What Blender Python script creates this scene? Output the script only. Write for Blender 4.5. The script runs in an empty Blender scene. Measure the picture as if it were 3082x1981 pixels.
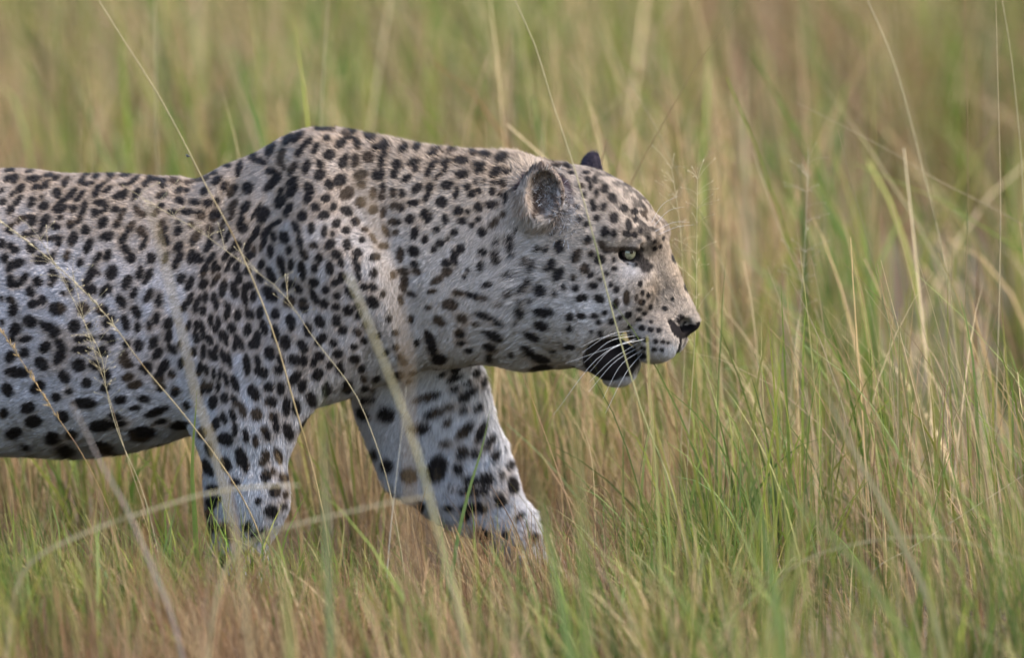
import bpy, math, random
import numpy as np
from mathutils import Vector
from mathutils.bvhtree import BVHTree

rng = np.random.default_rng(11)
random.seed(5)

# ------------------------------------------------------------------ camera, sky, sun, exposure
PW, PH = 3082, 1981                 # photograph size in pixels
S = 0.00048                         # metres per photo pixel at the leopard
DIST = 12.0
PITCH = math.radians(8.0)
ZC = 0.387
FPX = DIST / S
CAM = np.array([0.0, -DIST * math.cos(PITCH), ZC + DIST * math.sin(PITCH)])
FWD = np.array([0.0, math.cos(PITCH), -math.sin(PITCH)])
RGT = np.array([1.0, 0.0, 0.0])
UPV = np.array([0.0, math.sin(PITCH), math.cos(PITCH)])

sc = bpy.context.scene
col = sc.collection
cam_d = bpy.data.cameras.new("camera")
cam_d.sensor_width = 36.0
cam_d.lens = 36.0 * FPX / PW
cam_d.clip_start = 0.1
cam_d.clip_end = 2000.0
cam_d.dof.use_dof = True
cam_d.dof.focus_distance = 11.87
cam_d.dof.aperture_fstop = 2.3
cam = bpy.data.objects.new("camera", cam_d)
col.objects.link(cam)
cam.location = CAM
cam.rotation_euler = (math.pi / 2 - PITCH, 0, 0)
sc.camera = cam

SUN_DIR = np.array([0.66, 0.02, 0.72])          # from the scene towards the sun
SUN_DIR = SUN_DIR / np.linalg.norm(SUN_DIR)
world = bpy.data.worlds.new("World")
sc.world = world
world.use_nodes = True
wn = world.node_tree
sky = wn.nodes.new("ShaderNodeTexSky")
sky.sky_type = 'NISHITA'
sky.sun_disc = False
sky.sun_elevation = math.asin(SUN_DIR[2])
sky.sun_rotation = math.atan2(SUN_DIR[0], SUN_DIR[1])
sky.air_density = 1.0
sky.dust_density = 3.0
sky.ozone_density = 1.0
wn.links.new(sky.outputs[0], wn.nodes["Background"].inputs[0])
wn.nodes["Background"].inputs[1].default_value = 0.14

sun_d = bpy.data.lights.new("sun", 'SUN')
sun_d.energy = 1.25
sun_d.angle = math.radians(34)
sun_d.color = (1.0, 0.95, 0.87)
sun = bpy.data.objects.new("sun", sun_d)
col.objects.link(sun)
sun.rotation_euler = Vector(SUN_DIR).to_track_quat('Z', 'Y').to_euler()

sc.view_settings.view_transform = 'Standard'
sc.view_settings.look = 'None'
sc.view_settings.gamma = 1.0
sc.view_settings.exposure = 2.2
sc.cycles.use_denoising = True
sc.cycles.max_bounces = 6
sc.cycles.diffuse_bounces = 3
sc.cycles.transmission_bounces = 4
sc.cycles.transparent_max_bounces = 4

# ------------------------------------------------------------------ helpers
def P(u, v, y=0.0):
    """photo pixel -> world point on the vertical plane at depth y"""
    d = FWD + RGT * ((u - PW / 2) / FPX) + UPV * ((PH / 2 - v) / FPX)
    t = (y - CAM[1]) / d[1]
    return CAM + d * t

def project(X):
    w = X - CAM
    dep = w @ FWD
    return PW / 2 + (w @ RGT) / dep * FPX, PH / 2 - (w @ UPV) / dep * FPX

def norm(a):
    return a / np.maximum(np.linalg.norm(a, axis=-1, keepdims=True), 1e-9)

def smooth(e0, e1, x):
    t = np.clip((x - e0) / (e1 - e0), 0, 1)
    return t * t * (3 - 2 * t)

_perm = np.random.default_rng(3).random((64, 64, 64)).astype(np.float32)
def vnoise(X, freq, off=0.0):
    """value noise 0..1 on points (n,3)"""
    q = X * freq + off
    i = np.floor(q).astype(int)
    f = q - i
    f = f * f * (3 - 2 * f)
    r = 0
    for a in (0, 1):
        for b in (0, 1):
            for c in (0, 1):
                w = (f[:, 0] if a else 1 - f[:, 0]) * (f[:, 1] if b else 1 - f[:, 1]) * (f[:, 2] if c else 1 - f[:, 2])
                r = r + w * _perm[(i[:, 0] + a) & 63, (i[:, 1] + b) & 63, (i[:, 2] + c) & 63]
    return r

def mesh_np(name, verts, faces_list, smooth_shade=True):
    """verts (n,3); faces_list: list of integer arrays (m,k) with k = 3 or 4"""
    me = bpy.data.meshes.new(name)
    verts = np.asarray(verts, dtype=np.float32)
    me.vertices.add(len(verts))
    me.vertices.foreach_set("co", verts.ravel())
    idx = np.concatenate([np.asarray(f, dtype=np.int32).ravel() for f in faces_list])
    sizes = np.concatenate([np.full(len(f), np.asarray(f).shape[1], dtype=np.int32) for f in faces_list])
    starts = np.concatenate([[0], np.cumsum(sizes)[:-1]]).astype(np.int32)
    me.loops.add(len(idx))
    me.loops.foreach_set("vertex_index", idx)
    me.polygons.add(len(sizes))
    me.polygons.foreach_set("loop_start", starts)
    me.polygons.foreach_set("use_smooth", np.full(len(sizes), smooth_shade, dtype=bool))
    me.update(calc_edges=True)
    return me

def set_col(me, rgb, name="Col"):
    a = me.attributes.new(name, 'FLOAT_COLOR', 'POINT')
    c = np.ones((len(me.vertices), 4), dtype=np.float32)
    c[:, :3] = rgb
    a.data.foreach_set("color", c.ravel())

def set_vec(me, vec, name="nrm"):
    a = me.attributes.new(name, 'FLOAT_VECTOR', 'POINT')
    a.data.foreach_set("vector", np.asarray(vec, dtype=np.float32).ravel())

def obj(name, me, mat, parent=None, label=None, cat=None, group=None, kind=None):
    o = bpy.data.objects.new(name, me)
    col.objects.link(o)
    if me is not None and mat is not None:
        me.materials.clear()
        me.materials.append(mat)
    if parent is not None:
        o.parent = parent
        o.matrix_parent_inverse = parent.matrix_world.inverted()
    if label: o["label"] = label
    if cat: o["category"] = cat
    if group: o["group"] = group
    if kind: o["kind"] = kind
    return o

def empty(name, loc, label, cat, group=None):
    o = bpy.data.objects.new(name, None)
    col.objects.link(o)
    o.empty_display_size = 0.05
    o.location = loc
    bpy.context.view_layer.update()
    o["label"] = label
    o["category"] = cat
    if group: o["group"] = group
    return o

def new_mat(name):
    m = bpy.data.materials.new(name)
    m.use_nodes = True
    nt = m.node_tree
    return m, nt, nt.nodes["Principled BSDF"], nt.nodes["Material Output"]

# ------------------------------------------------------------------ materials
def grass_material(name, transl=0.35, rough=0.6):
    m, nt, b, out = new_mat(name)
    at = nt.nodes.new("ShaderNodeAttribute"); at.attribute_name = "Col"
    geo = nt.nodes.new("ShaderNodeNewGeometry")
    nz = nt.nodes.new("ShaderNodeTexNoise"); nz.inputs["Scale"].default_value = 180; nz.inputs["Detail"].default_value = 3
    nt.links.new(geo.outputs["Position"], nz.inputs["Vector"])
    mr = nt.nodes.new("ShaderNodeMapRange")
    mr.inputs["To Min"].default_value = 0.7; mr.inputs["To Max"].default_value = 1.25
    nt.links.new(nz.outputs["Fac"], mr.inputs["Value"])
    mul = nt.nodes.new("ShaderNodeVectorMath"); mul.operation = 'SCALE'
    nt.links.new(at.outputs["Color"], mul.inputs[0]); nt.links.new(mr.outputs[0], mul.inputs["Scale"])
    nt.links.new(mul.outputs[0], b.inputs["Base Color"])
    b.inputs["Roughness"].default_value = rough
    b.inputs["Specular IOR Level"].default_value = 0.25
    tr = nt.nodes.new("ShaderNodeBsdfTranslucent")
    nt.links.new(mul.outputs[0], tr.inputs["Color"])
    mix = nt.nodes.new("ShaderNodeMixShader"); mix.inputs[0].default_value = transl
    nt.links.new(b.outputs[0], mix.inputs[1]); nt.links.new(tr.outputs[0], mix.inputs[2])
    nt.links.new(mix.outputs[0], out.inputs["Surface"])
    return m

M_GRASS = grass_material("grass_blades")
M_STALK = grass_material("grass_stalk", 0.2, 0.5)

def ground_material():
    m, nt, b, out = new_mat("savanna_soil")
    geo = nt.nodes.new("ShaderNodeNewGeometry")
    n1 = nt.nodes.new("ShaderNodeTexNoise"); n1.inputs["Scale"].default_value = 3; n1.inputs["Detail"].default_value = 8
    n2 = nt.nodes.new("ShaderNodeTexNoise"); n2.inputs["Scale"].default_value = 60; n2.inputs["Detail"].default_value = 6
    for n in (n1, n2): nt.links.new(geo.outputs["Position"], n.inputs["Vector"])
    r1 = nt.nodes.new("ShaderNodeValToRGB")
    r1.color_ramp.elements[0].position = 0.35; r1.color_ramp.elements[0].color = (0.075, 0.052, 0.034, 1)
    r1.color_ramp.elements[1].position = 0.7; r1.color_ramp.elements[1].color = (0.16, 0.125, 0.075, 1)
    nt.links.new(n1.outputs["Fac"], r1.inputs[0])
    mx = nt.nodes.new("ShaderNodeMixRGB"); mx.blend_type = 'MULTIPLY'; mx.inputs[0].default_value = 0.7
    r2 = nt.nodes.new("ShaderNodeValToRGB")
    r2.color_ramp.elements[0].position = 0.3; r2.color_ramp.elements[0].color = (0.45, 0.4, 0.36, 1)
    r2.color_ramp.elements[1].position = 0.75; r2.color_ramp.elements[1].color = (1, 1, 1, 1)
    nt.links.new(n2.outputs["Fac"], r2.inputs[0])
    nt.links.new(r1.outputs[0], mx.inputs[1]); nt.links.new(r2.outputs[0], mx.inputs[2])
    nt.links.new(mx.outputs[0], b.inputs["Base Color"])
    b.inputs["Roughness"].default_value = 0.95
    bp = nt.nodes.new("ShaderNodeBump"); bp.inputs["Strength"].default_value = 0.6; bp.inputs["Distance"].default_value = 0.02
    nt.links.new(n2.outputs["Fac"], bp.inputs["Height"]); nt.links.new(bp.outputs[0], b.inputs["Normal"])
    return m

def fur_material(name, use_nrm, rough=0.6, spec=0.10):
    m, nt, b, out = new_mat(name)
    at = nt.nodes.new("ShaderNodeAttribute"); at.attribute_name = "Col"
    nt.links.new(at.outputs["Color"], b.inputs["Base Color"])
    b.inputs["Roughness"].default_value = rough
    b.inputs["Specular IOR Level"].default_value = spec
    if use_nrm:
        an = nt.nodes.new("ShaderNodeAttribute"); an.attribute_name = "nrm"
        nm = nt.nodes.new("ShaderNodeVectorMath"); nm.operation = 'NORMALIZE'
        nt.links.new(an.outputs["Vector"], nm.inputs[0])
        nt.links.new(nm.outputs[0], b.inputs["Normal"])
    return m

def plain(name, rgb, rough=0.5, spec=0.5, coat=0.0, noise=0.0):
    m, nt, b, out = new_mat(name)
    b.inputs["Base Color"].default_value = (*rgb, 1)
    b.inputs["Roughness"].default_value = rough
    b.inputs["Specular IOR Level"].default_value = spec
    b.inputs["Coat Weight"].default_value = coat
    if noise > 0:
        nz = nt.nodes.new("ShaderNodeTexNoise"); nz.inputs["Scale"].default_value = noise
        rp = nt.nodes.new("ShaderNodeValToRGB")
        rp.color_ramp.elements[0].position = 0.3; rp.color_ramp.elements[0].color = (*[c * 0.55 for c in rgb], 1)
        rp.color_ramp.elements[1].position = 0.7; rp.color_ramp.elements[1].color = (*[min(1, c * 1.25) for c in rgb], 1)
        tc = nt.nodes.new("ShaderNodeTexCoord")
        nt.links.new(tc.outputs["Object"], nz.inputs["Vector"]); nt.links.new(nz.outputs["Fac"], rp.inputs[0])
        nt.links.new(rp.outputs[0], b.inputs["Base Color"])
    return m

# ------------------------------------------------------------------ ground
def build_ground():
    def axis():
        a = np.concatenate([np.linspace(-600, -40, 12), np.linspace(-36, -7, 18), np.linspace(-6, 10, 130), np.linspace(12, 40, 18), np.linspace(60, 900, 14)])
        return a
    xs = axis(); ys = axis()
    X, Y = np.meshgrid(xs, ys, indexing='ij')
    Q = np.stack([X.ravel(), Y.ravel(), np.zeros(X.size)], 1)
    near = np.exp(-(Q[:, 0] ** 2 + Q[:, 1] ** 2) / 400.0)
    z = (vnoise(Q, 1.3) - 0.5) * 0.05 * near + (vnoise(Q, 6.0) - 0.5) * 0.02 * near - 0.005
    Q[:, 2] = z
    n, mth = len(xs), len(ys)
    i = np.arange(n - 1)[:, None] * mth + np.arange(mth - 1)[None, :]
    f = np.stack([i, i + mth, i + mth + 1, i + 1], -1).reshape(-1, 4)
    me = mesh_np("ground", Q, [f])
    obj("ground", me, ground_material(), kind="structure")
build_ground()
# ------------------------------------------------------------------ leopard: shape
def sm_min(a, b, k):
    h = np.clip(0.5 + 0.5 * (b - a) / k, 0, 1)
    return b + (a - b) * h - k * h * (1 - h)

def sm_max(a, b, k):
    return -sm_min(-a, -b, k)

def ell(X, c, r):
    q = (X - c) / r
    k0 = np.linalg.norm(q, axis=1)
    k1 = np.linalg.norm(q / r, axis=1)
    return k0 * (k0 - 1.0) / np.maximum(k1, 1e-9)

def cone(X, a, b, ra, rb, ky=1.0):
    sc3 = np.array([1.0, ky, 1.0])
    a = a * sc3; b = b * sc3
    pa = X * sc3 - a
    ba = b - a
    h = np.clip((pa @ ba) / (ba @ ba), 0, 1)
    return (np.linalg.norm(pa - h[:, None] * ba, axis=1) - (ra + (rb - ra) * h)) / (1 + 0.3 * (ky - 1))

# outline of trunk and neck in photo pixels (left of 0 lies outside the frame)
TOP = [(-985, 760), (-950, 655), (-900, 580), (-800, 525), (-600, 500), (-400, 505), (-200, 508), (0, 507), (130, 508), (320, 516), (515, 524), (600, 520),
       (650, 508), (700, 490), (750, 458), (797, 430), (845, 402), (895, 383), (950, 374), (1029, 380), (1157, 404), (1286, 430), (1415, 444), (1543, 460), (1640, 480), (1800, 540)]
BOT = [(-985, 820), (-950, 900), (-900, 960), (-800, 1040), (-700, 1130), (-500, 1270), (-300, 1340), (-100, 1366), (0, 1372), (130, 1375), (257, 1373), (386, 1358), (490, 1335),
       (570, 1310), (700, 1285), (850, 1262), (1000, 1225), (1150, 1170), (1280, 1120), (1420, 1098), (1500, 1094), (1600, 1098), (1720, 1090), (1800, 1060)]
WID = [(-985, .03), (-950, .075), (-900, .10), (-800, .125), (-600, .135), (-400, .14), (-200, .152), (0, .158), (200, .158), (400, .15), (600, .138), (800, .125), (950, .118), (1100, .113),
       (1300, .108), (1500, .104), (1650, .10), (1800, .085)]
_us = np.arange(-990, 1810, 5.0)
def _tab(t):
    a = np.array(t, float)
    y = np.interp(_us, a[:, 0], a[:, 1])
    k = np.exp(-np.linspace(-2.2, 2.2, 13) ** 2 / 2); k /= k.sum()
    return np.convolve(np.pad(y, 6, mode='edge'), k, mode='valid')
_top = ZC + (PH / 2 - _tab(TOP)) * S / math.cos(PITCH)
_bot = ZC + (PH / 2 - _tab(BOT)) * S / math.cos(PITCH)
_wid = _tab(WID)
_xs = (_us - PW / 2) * S

def loft(X):
    x = X[:, 0]
    T = np.interp(x, _xs, _top); B = np.interp(x, _xs, _bot); W = np.interp(x, _xs, _wid)
    zc = (T + B) / 2; h = (T - B) / 2
    zr = (X[:, 2] - zc) / h
    W = W * (1 - 0.12 * np.clip(zr, -1, 1))
    r = (np.abs(zr) ** 2.15 + np.abs(X[:, 1] / W) ** 2.15) ** (1 / 2.15)
    f = (r - 1) * np.minimum(h, W)
    return sm_max(f, np.abs(x - (_xs[0] + _xs[-1]) / 2) - (_xs[-1] - _xs[0]) / 2, 0.02)

# head: local frame turned a little towards the viewer
YAW = math.radians(10)
PIV = P(1600, 750, 0.0)
cY, sY = math.cos(YAW), math.sin(YAW)
def H(u, v, ly=0.0):
    x = (u - PW / 2) * S - PIV[0]
    lx = (x - ly * sY) / cY
    wy = -lx * sY + ly * cY
    z = P(u, v, wy)[2]
    return np.array([PIV[0] + lx, ly, z])
def to_local(X):
    d = X - PIV
    return np.stack([PIV[0] + d[:, 0] * cY - d[:, 1] * sY, d[:, 0] * sY + d[:, 1] * cY, X[:, 2]], 1)
def from_local(c):
    d = np.asarray(c) - PIV
    return np.array([PIV[0] + d[0] * cY + d[1] * sY, -d[0] * sY + d[1] * cY, c[2]])

px = lambda *a: np.array(a) * S
EYE_L = None
def head(X):
    L = to_local(X)
    A = L.copy(); A[:, 1] = -np.abs(L[:, 1])          # mirrored: near side
    r3 = lambda a, b, c: np.array([a * S, b, c * S])
    d = ell(L, H(1745, 700), r3(200, .088, 195))
    d = sm_min(d, ell(L, H(1812, 702), r3(172, .076, 166)), .02)
    d = sm_min(d, cone(L, H(1938, 762), H(2042, 930), 80 * S, 55 * S, 1.25), .03)
    d = sm_min(d, ell(A, H(1745, 880, -.048), r3(165, .050, 185)), .035)      # cheek
    d = sm_min(d, ell(A, H(1880, 875, -.036), r3(95, .040, 110)), .03)        # cheek bone below the eye
    d = sm_min(d, cone(L, H(1600, 955), H(1745, 975), 148 * S, 120 * S, 1.35), .04)
    d = sm_min(d, ell(A, H(1968, 1022, -.030), r3(88, .038, 84)), .014)        # lip pad
    d = sm_min(d, ell(L, H(1992, 972), r3(95, .040, 92)), .02)
    d = sm_min(d, cone(L, H(2035, 952), H(2078, 968), 54 * S, 38 * S, 1.1), .012)
    d = sm_min(d, cone(A, H(1855, 705, -.060), H(1950, 715, -.034), 40 * S, 42 * S), .02)   # brow ridge
    # mouth: cavity cut into the cheek side, lower jaw inside it
    d = sm_max(d, -ell(A, H(1850, 1062, -.058), r3(78, .034, 46)), .008)
    jaw = cone(A, H(1735, 1025, -.034), H(1856, 1098, -.016), 66 * S, 70 * S)
    d = sm_min(d, jaw, .008)
    # nostril
    d = sm_max(d, -cone(A, H(2035, 985, -.020), H(2062, 978, -.016), 9 * S, 11 * S), .004)
    d = sm_max(d, -cone(A, H(2046, 1030, -.006), H(2040, 1065, -.004), 4 * S, 3 * S), .004)
    if EYE_L is not None:
        A2 = A - EYE_L
        ez = np.linalg.norm(A2 * np.array([.8, 1, 1.0]), axis=1)
        d = sm_min(d, ez - .0158, .010)
        d = sm_max(d, -(np.linalg.norm((A2 - np.array([.003, -.012, -.002])) * np.array([.70, 1, 1.1]), axis=1) - .0098), .002)
        lid = lambda a, b, r: cone(A2, np.array(a), np.array(b), r, r * .9)
        d = sm_min(d, lid((-.020, -.0090, .0094), (.015, -.0118, .0090), .0093), .002)       # upper lid
        d = sm_min(d, lid((-.016, -.0085, -.0118), (.015, -.0095, -.0140), .0080), .002)     # lower lid
        d = sm_min(d, lid((-.026, -.010, .019), (.022, -.008, .018), .0075), .010)            # brow fold
    # ears: cupped shells
    for side in (0, 1):
        if side == 0:
            c = H(1628, 592, -.088); rr = r3(70, .034, 100); ci = H(1640, 584, -.088) + np.array([.004, -.027, 0.002]); ri = r3(52, .034, 74)
        else:
            c = H(1790, 556, .078); rr = r3(54, .030, 108); ci = c + np.array([.018, .016, 0.004]); ri = r3(52, .030, 92)
        e = sm_max(ell(L, c, rr), -ell(L, ci, ri), .006)
        d = sm_min(d, e, .012)
    return d

def limbs(X, d):
    # near fore leg
    q = lambda u, v, y: P(u, v, y)
    d = sm_min(d, cone(X, q(935, 475, -.045), q(955, 760, -.105), 62 * S, 125 * S, 1.3), .03)        # shoulder blade
    d = sm_min(d, cone(X, q(1010, 880, -.10), q(765, 1230, -.105), 175 * S, 150 * S, 1.7), .03)      # upper arm
    d = sm_min(d, cone(X, q(640, 1010, -.095), q(700, 1230, -.10), 120 * S, 110 * S, 1.7), .05)      # triceps
    d = sm_min(d, cone(X, q(738, 1290, -.11), q(742, 1500, -.11), 138 * S, 118 * S, 1.6), .03)
    d = sm_min(d, cone(X, q(742, 1500, -.11), q(715, 1680, -.11), 118 * S, 82 * S, 1.5), .03)
    d = sm_min(d, cone(X, q(715, 1690, -.11), q(765, 1765, -.11), 80 * S, 72 * S, 1.2), .02)
    # far fore leg stepping forward
    d = sm_min(d, cone(X, q(1060, 930, .09), q(1285, 1190, .10), 170 * S, 182 * S, 2.0), .03)
    d = sm_min(d, cone(X, q(1285, 1200, .10), q(1395, 1440, .105), 180 * S, 152 * S, 1.9), .03)
    d = sm_min(d, cone(X, q(1395, 1440, .105), q(1535, 1590, .105), 152 * S, 88 * S, 1.6), .03)
    d = sm_min(d, cone(X, q(1535, 1590, .105), q(1585, 1690, .105), 86 * S, 70 * S, 1.2), .02)
    d = sm_min(d, cone(X, q(1195, 1250, .10), q(1225, 1405, .10), 120 * S, 92 * S, 1.7), .03)
    # hind legs (outside the frame)
    for y, du in ((-.10, 0), (.10, -190)):
        d = sm_min(d, cone(X, q(-700 + du * .2, 790, y * .8), q(-560 + du * .5, 1140, y * 1.05), 205 * S, 150 * S, 2.0), .05)
        d = sm_min(d, cone(X, q(-560 + du * .5, 1140, y * 1.05), q(-780 + du, 1440, y), 140 * S, 66 * S, 1.5), .03)
        d = sm_min(d, cone(X, q(-780 + du, 1440, y), q(-715 + du, 1715, y), 66 * S, 52 * S, 1.1), .02)
        d = sm_min(d, cone(X, q(-715 + du, 1735, y), q(-640 + du, 1765, y), 60 * S, 62 * S, 1.0), .02)
    # paws with four toes each
    for u, v, y in ((785, 1772, -.11), (1625, 1716, .105), (-620, 1772, -.10), (-810, 1715, .10)):
        for k in range(4):
            yy = y + (k - 1.5) * .024
            fw = 62 - 16 * abs(k - 1.5)
            d = sm_min(d, cone(X, q(u - 40, v - 26, yy), q(u + fw, v + 6, yy), 34 * S, 30 * S), .008)
    # tail
    tl = [(-930, 640, .0, 50), (-1080, 860, .01, 44), (-1170, 1150, .02, 40), (-1290, 1390, .02, 38), (-1460, 1470, .03, 34)]
    for a, b in zip(tl[:-1], tl[1:]):
        d = sm_min(d, cone(X, q(*a[:3]), q(*b[:3]), a[3] * S, b[3] * S), .02)
    return d

def folds(X):
    """shallow skin folds behind the shoulder blade and over the ribs"""
    u, v = project(X)
    a = (u - 640) * 0.62 + (v - 620) * 0.5
    m = np.exp(-((u - 660) / 95) ** 2 - ((v - 620) / 170) ** 2)
    m2 = np.exp(-((u - 1180) / 110) ** 2 - ((v - 900) / 260) ** 2)
    b = (u - 1180) * .8 - (v - 900) * .25
    return 0.0060 * np.sin(a / 17.0) * m + .0035 * np.sin(b / 24.0) * m2

def body_sdf(X, detail=True):
    d = loft(X)
    d = limbs(X, d)
    hm = X[:, 0] > (1330 - PW / 2) * S
    if hm.any():
        d[hm] = sm_min(d[hm], head(X[hm]), .035)
    d = d + 0.0035
    if detail:
        d = d + (vnoise(X, 14.0) - .5) * .006 + folds(X)
    return d

# eye position: march along the view ray through the eye of the photograph
def march(u, v, start=11.0):
    o = P(u, v, -.35); dr = norm((o - CAM)[None])[0]
    t = 0.0
    for _ in range(120):
        dd = body_sdf((o + dr * t)[None], False)[0]
        t += max(dd * 0.5, 0.0004)
        if dd < 0.0003: break
    return o + dr * t
_eh = march(1895, 764)
_el = to_local(_eh[None])[0]
EYE_L = np.array([_el[0] - .004, -abs(_el[1]) + .0115, _el[2]])

def surface_nets(F, org, h):
    ins = F < 0
    c = [F[i:F.shape[0] - 1 + i, j:F.shape[1] - 1 + j, k:F.shape[2] - 1 + k] for i in (0, 1) for j in (0, 1) for k in (0, 1)]
    cnt = sum((x < 0).astype(np.int8) for x in c)
    act = (cnt > 0) & (cnt < 8)
    ii = np.argwhere(act)
    cv = np.stack([x[act] for x in c], 1)
    corner = np.array([(i, j, k) for i in (0, 1) for j in (0, 1) for k in (0, 1)], float)
    acc = np.zeros((len(ii), 3)); n = np.zeros(len(ii))
    for a in range(8):
        for b in range(a + 1, 8):
            if np.abs(corner[a] - corner[b]).sum() != 1: continue
            m = (cv[:, a] < 0) != (cv[:, b] < 0)
            t = cv[m, a] / (cv[m, a] - cv[m, b])
            acc[m] += corner[a] + t[:, None] * (corner[b] - corner[a])
            n[m] += 1
    V = org + (ii + acc / n[:, None]) * h
    idx = np.full(act.shape, -1, np.int64)
    idx[act] = np.arange(len(ii))
    faces = []
    for ax in range(3):
        o1, o2 = (ax + 1) % 3, (ax + 2) % 3
        sl0 = [slice(None)] * 3; sl1 = [slice(None)] * 3
        sl0[ax] = slice(0, -1); sl1[ax] = slice(1, None)
        diff = ins[tuple(sl0)] != ins[tuple(sl1)]
        e = np.argwhere(diff)
        e = e[(e[:, o1] > 0) & (e[:, o2] > 0) & (e[:, o1] < F.shape[o1] - 1) & (e[:, o2] < F.shape[o2] - 1)]
        flip = ins[tuple(e.T)]
        def g(a, b):
            q = e.copy(); q[:, o1] -= a; q[:, o2] -= b
            return idx[tuple(q.T)]
        quad = np.stack([g(1, 1), g(0, 1), g(0, 0), g(1, 0)], 1)
        quad[~flip] = quad[~flip][:, ::-1]
        faces.append(quad)
    return V, np.concatenate(faces)

def mesh_body(h=0.0034):
    lo = np.array([-1.47, -.24, -.02]); hi = np.array([.33, .24, .76])
    n = (np.ceil((hi - lo) / h / 4).astype(int)) * 4
    gc = [lo[i] + np.arange(0, n[i] + 1, 4) * h for i in range(3)]
    C = np.stack(np.meshgrid(*gc, indexing='ij'), -1)
    fc = body_sdf(C.reshape(-1, 3), False).reshape(C.shape[:3])
    F = np.repeat(np.repeat(np.repeat(fc, 4, 0), 4, 1), 4, 2)[2:, 2:, 2:][:n[0] + 1, :n[1] + 1, :n[2] + 1]
    F = np.ascontiguousarray(F)
    near = np.abs(F) < 0.024
    ii = np.argwhere(near)
    out = np.empty(len(ii))
    for s in range(0, len(ii), 300000):
        out[s:s + 300000] = body_sdf(lo + ii[s:s + 300000] * h)
    F[near] = out
    V, Q = surface_nets(F, lo, h)
    def grad(V):
        e = 0.0008; g = np.zeros_like(V); f0 = body_sdf(V)
        for a in range(3):
            D = V.copy(); D[:, a] += e
            g[:, a] = (body_sdf(D) - f0) / e
        return f0, g
    for it in range(2):
        f0, g = grad(V)
        st = g * (f0 / np.maximum((g * g).sum(1), 0.05))[:, None]
        ln = np.linalg.norm(st, axis=1, keepdims=True)
        V = V - st * np.minimum(1, 0.002 / np.maximum(ln, 1e-9))
    _, g = grad(V)
    return V, Q, norm(g)

BV, BQ, BN = mesh_body()
# keep the largest sheet facing outwards: flip check against the gradient
_fn = np.cross(BV[BQ[:, 1]] - BV[BQ[:, 0]], BV[BQ[:, 2]] - BV[BQ[:, 0]])
if ((_fn * BN[BQ[:, 0]]).sum(1) > 0).mean() < 0.5:
    BQ = BQ[:, ::-1]
BVH = BVHTree.FromPolygons(BV.tolist(), BQ.tolist())

def cast(u, v):
    o = P(u, v, -2.0); dr = norm((o - CAM)[None])[0]
    loc, n, i, dist = BVH.ray_cast(Vector(o), Vector(dr), 4.0)
    if loc is None: return None, None
    return np.array(loc), BN[BQ[i][0]]
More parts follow.
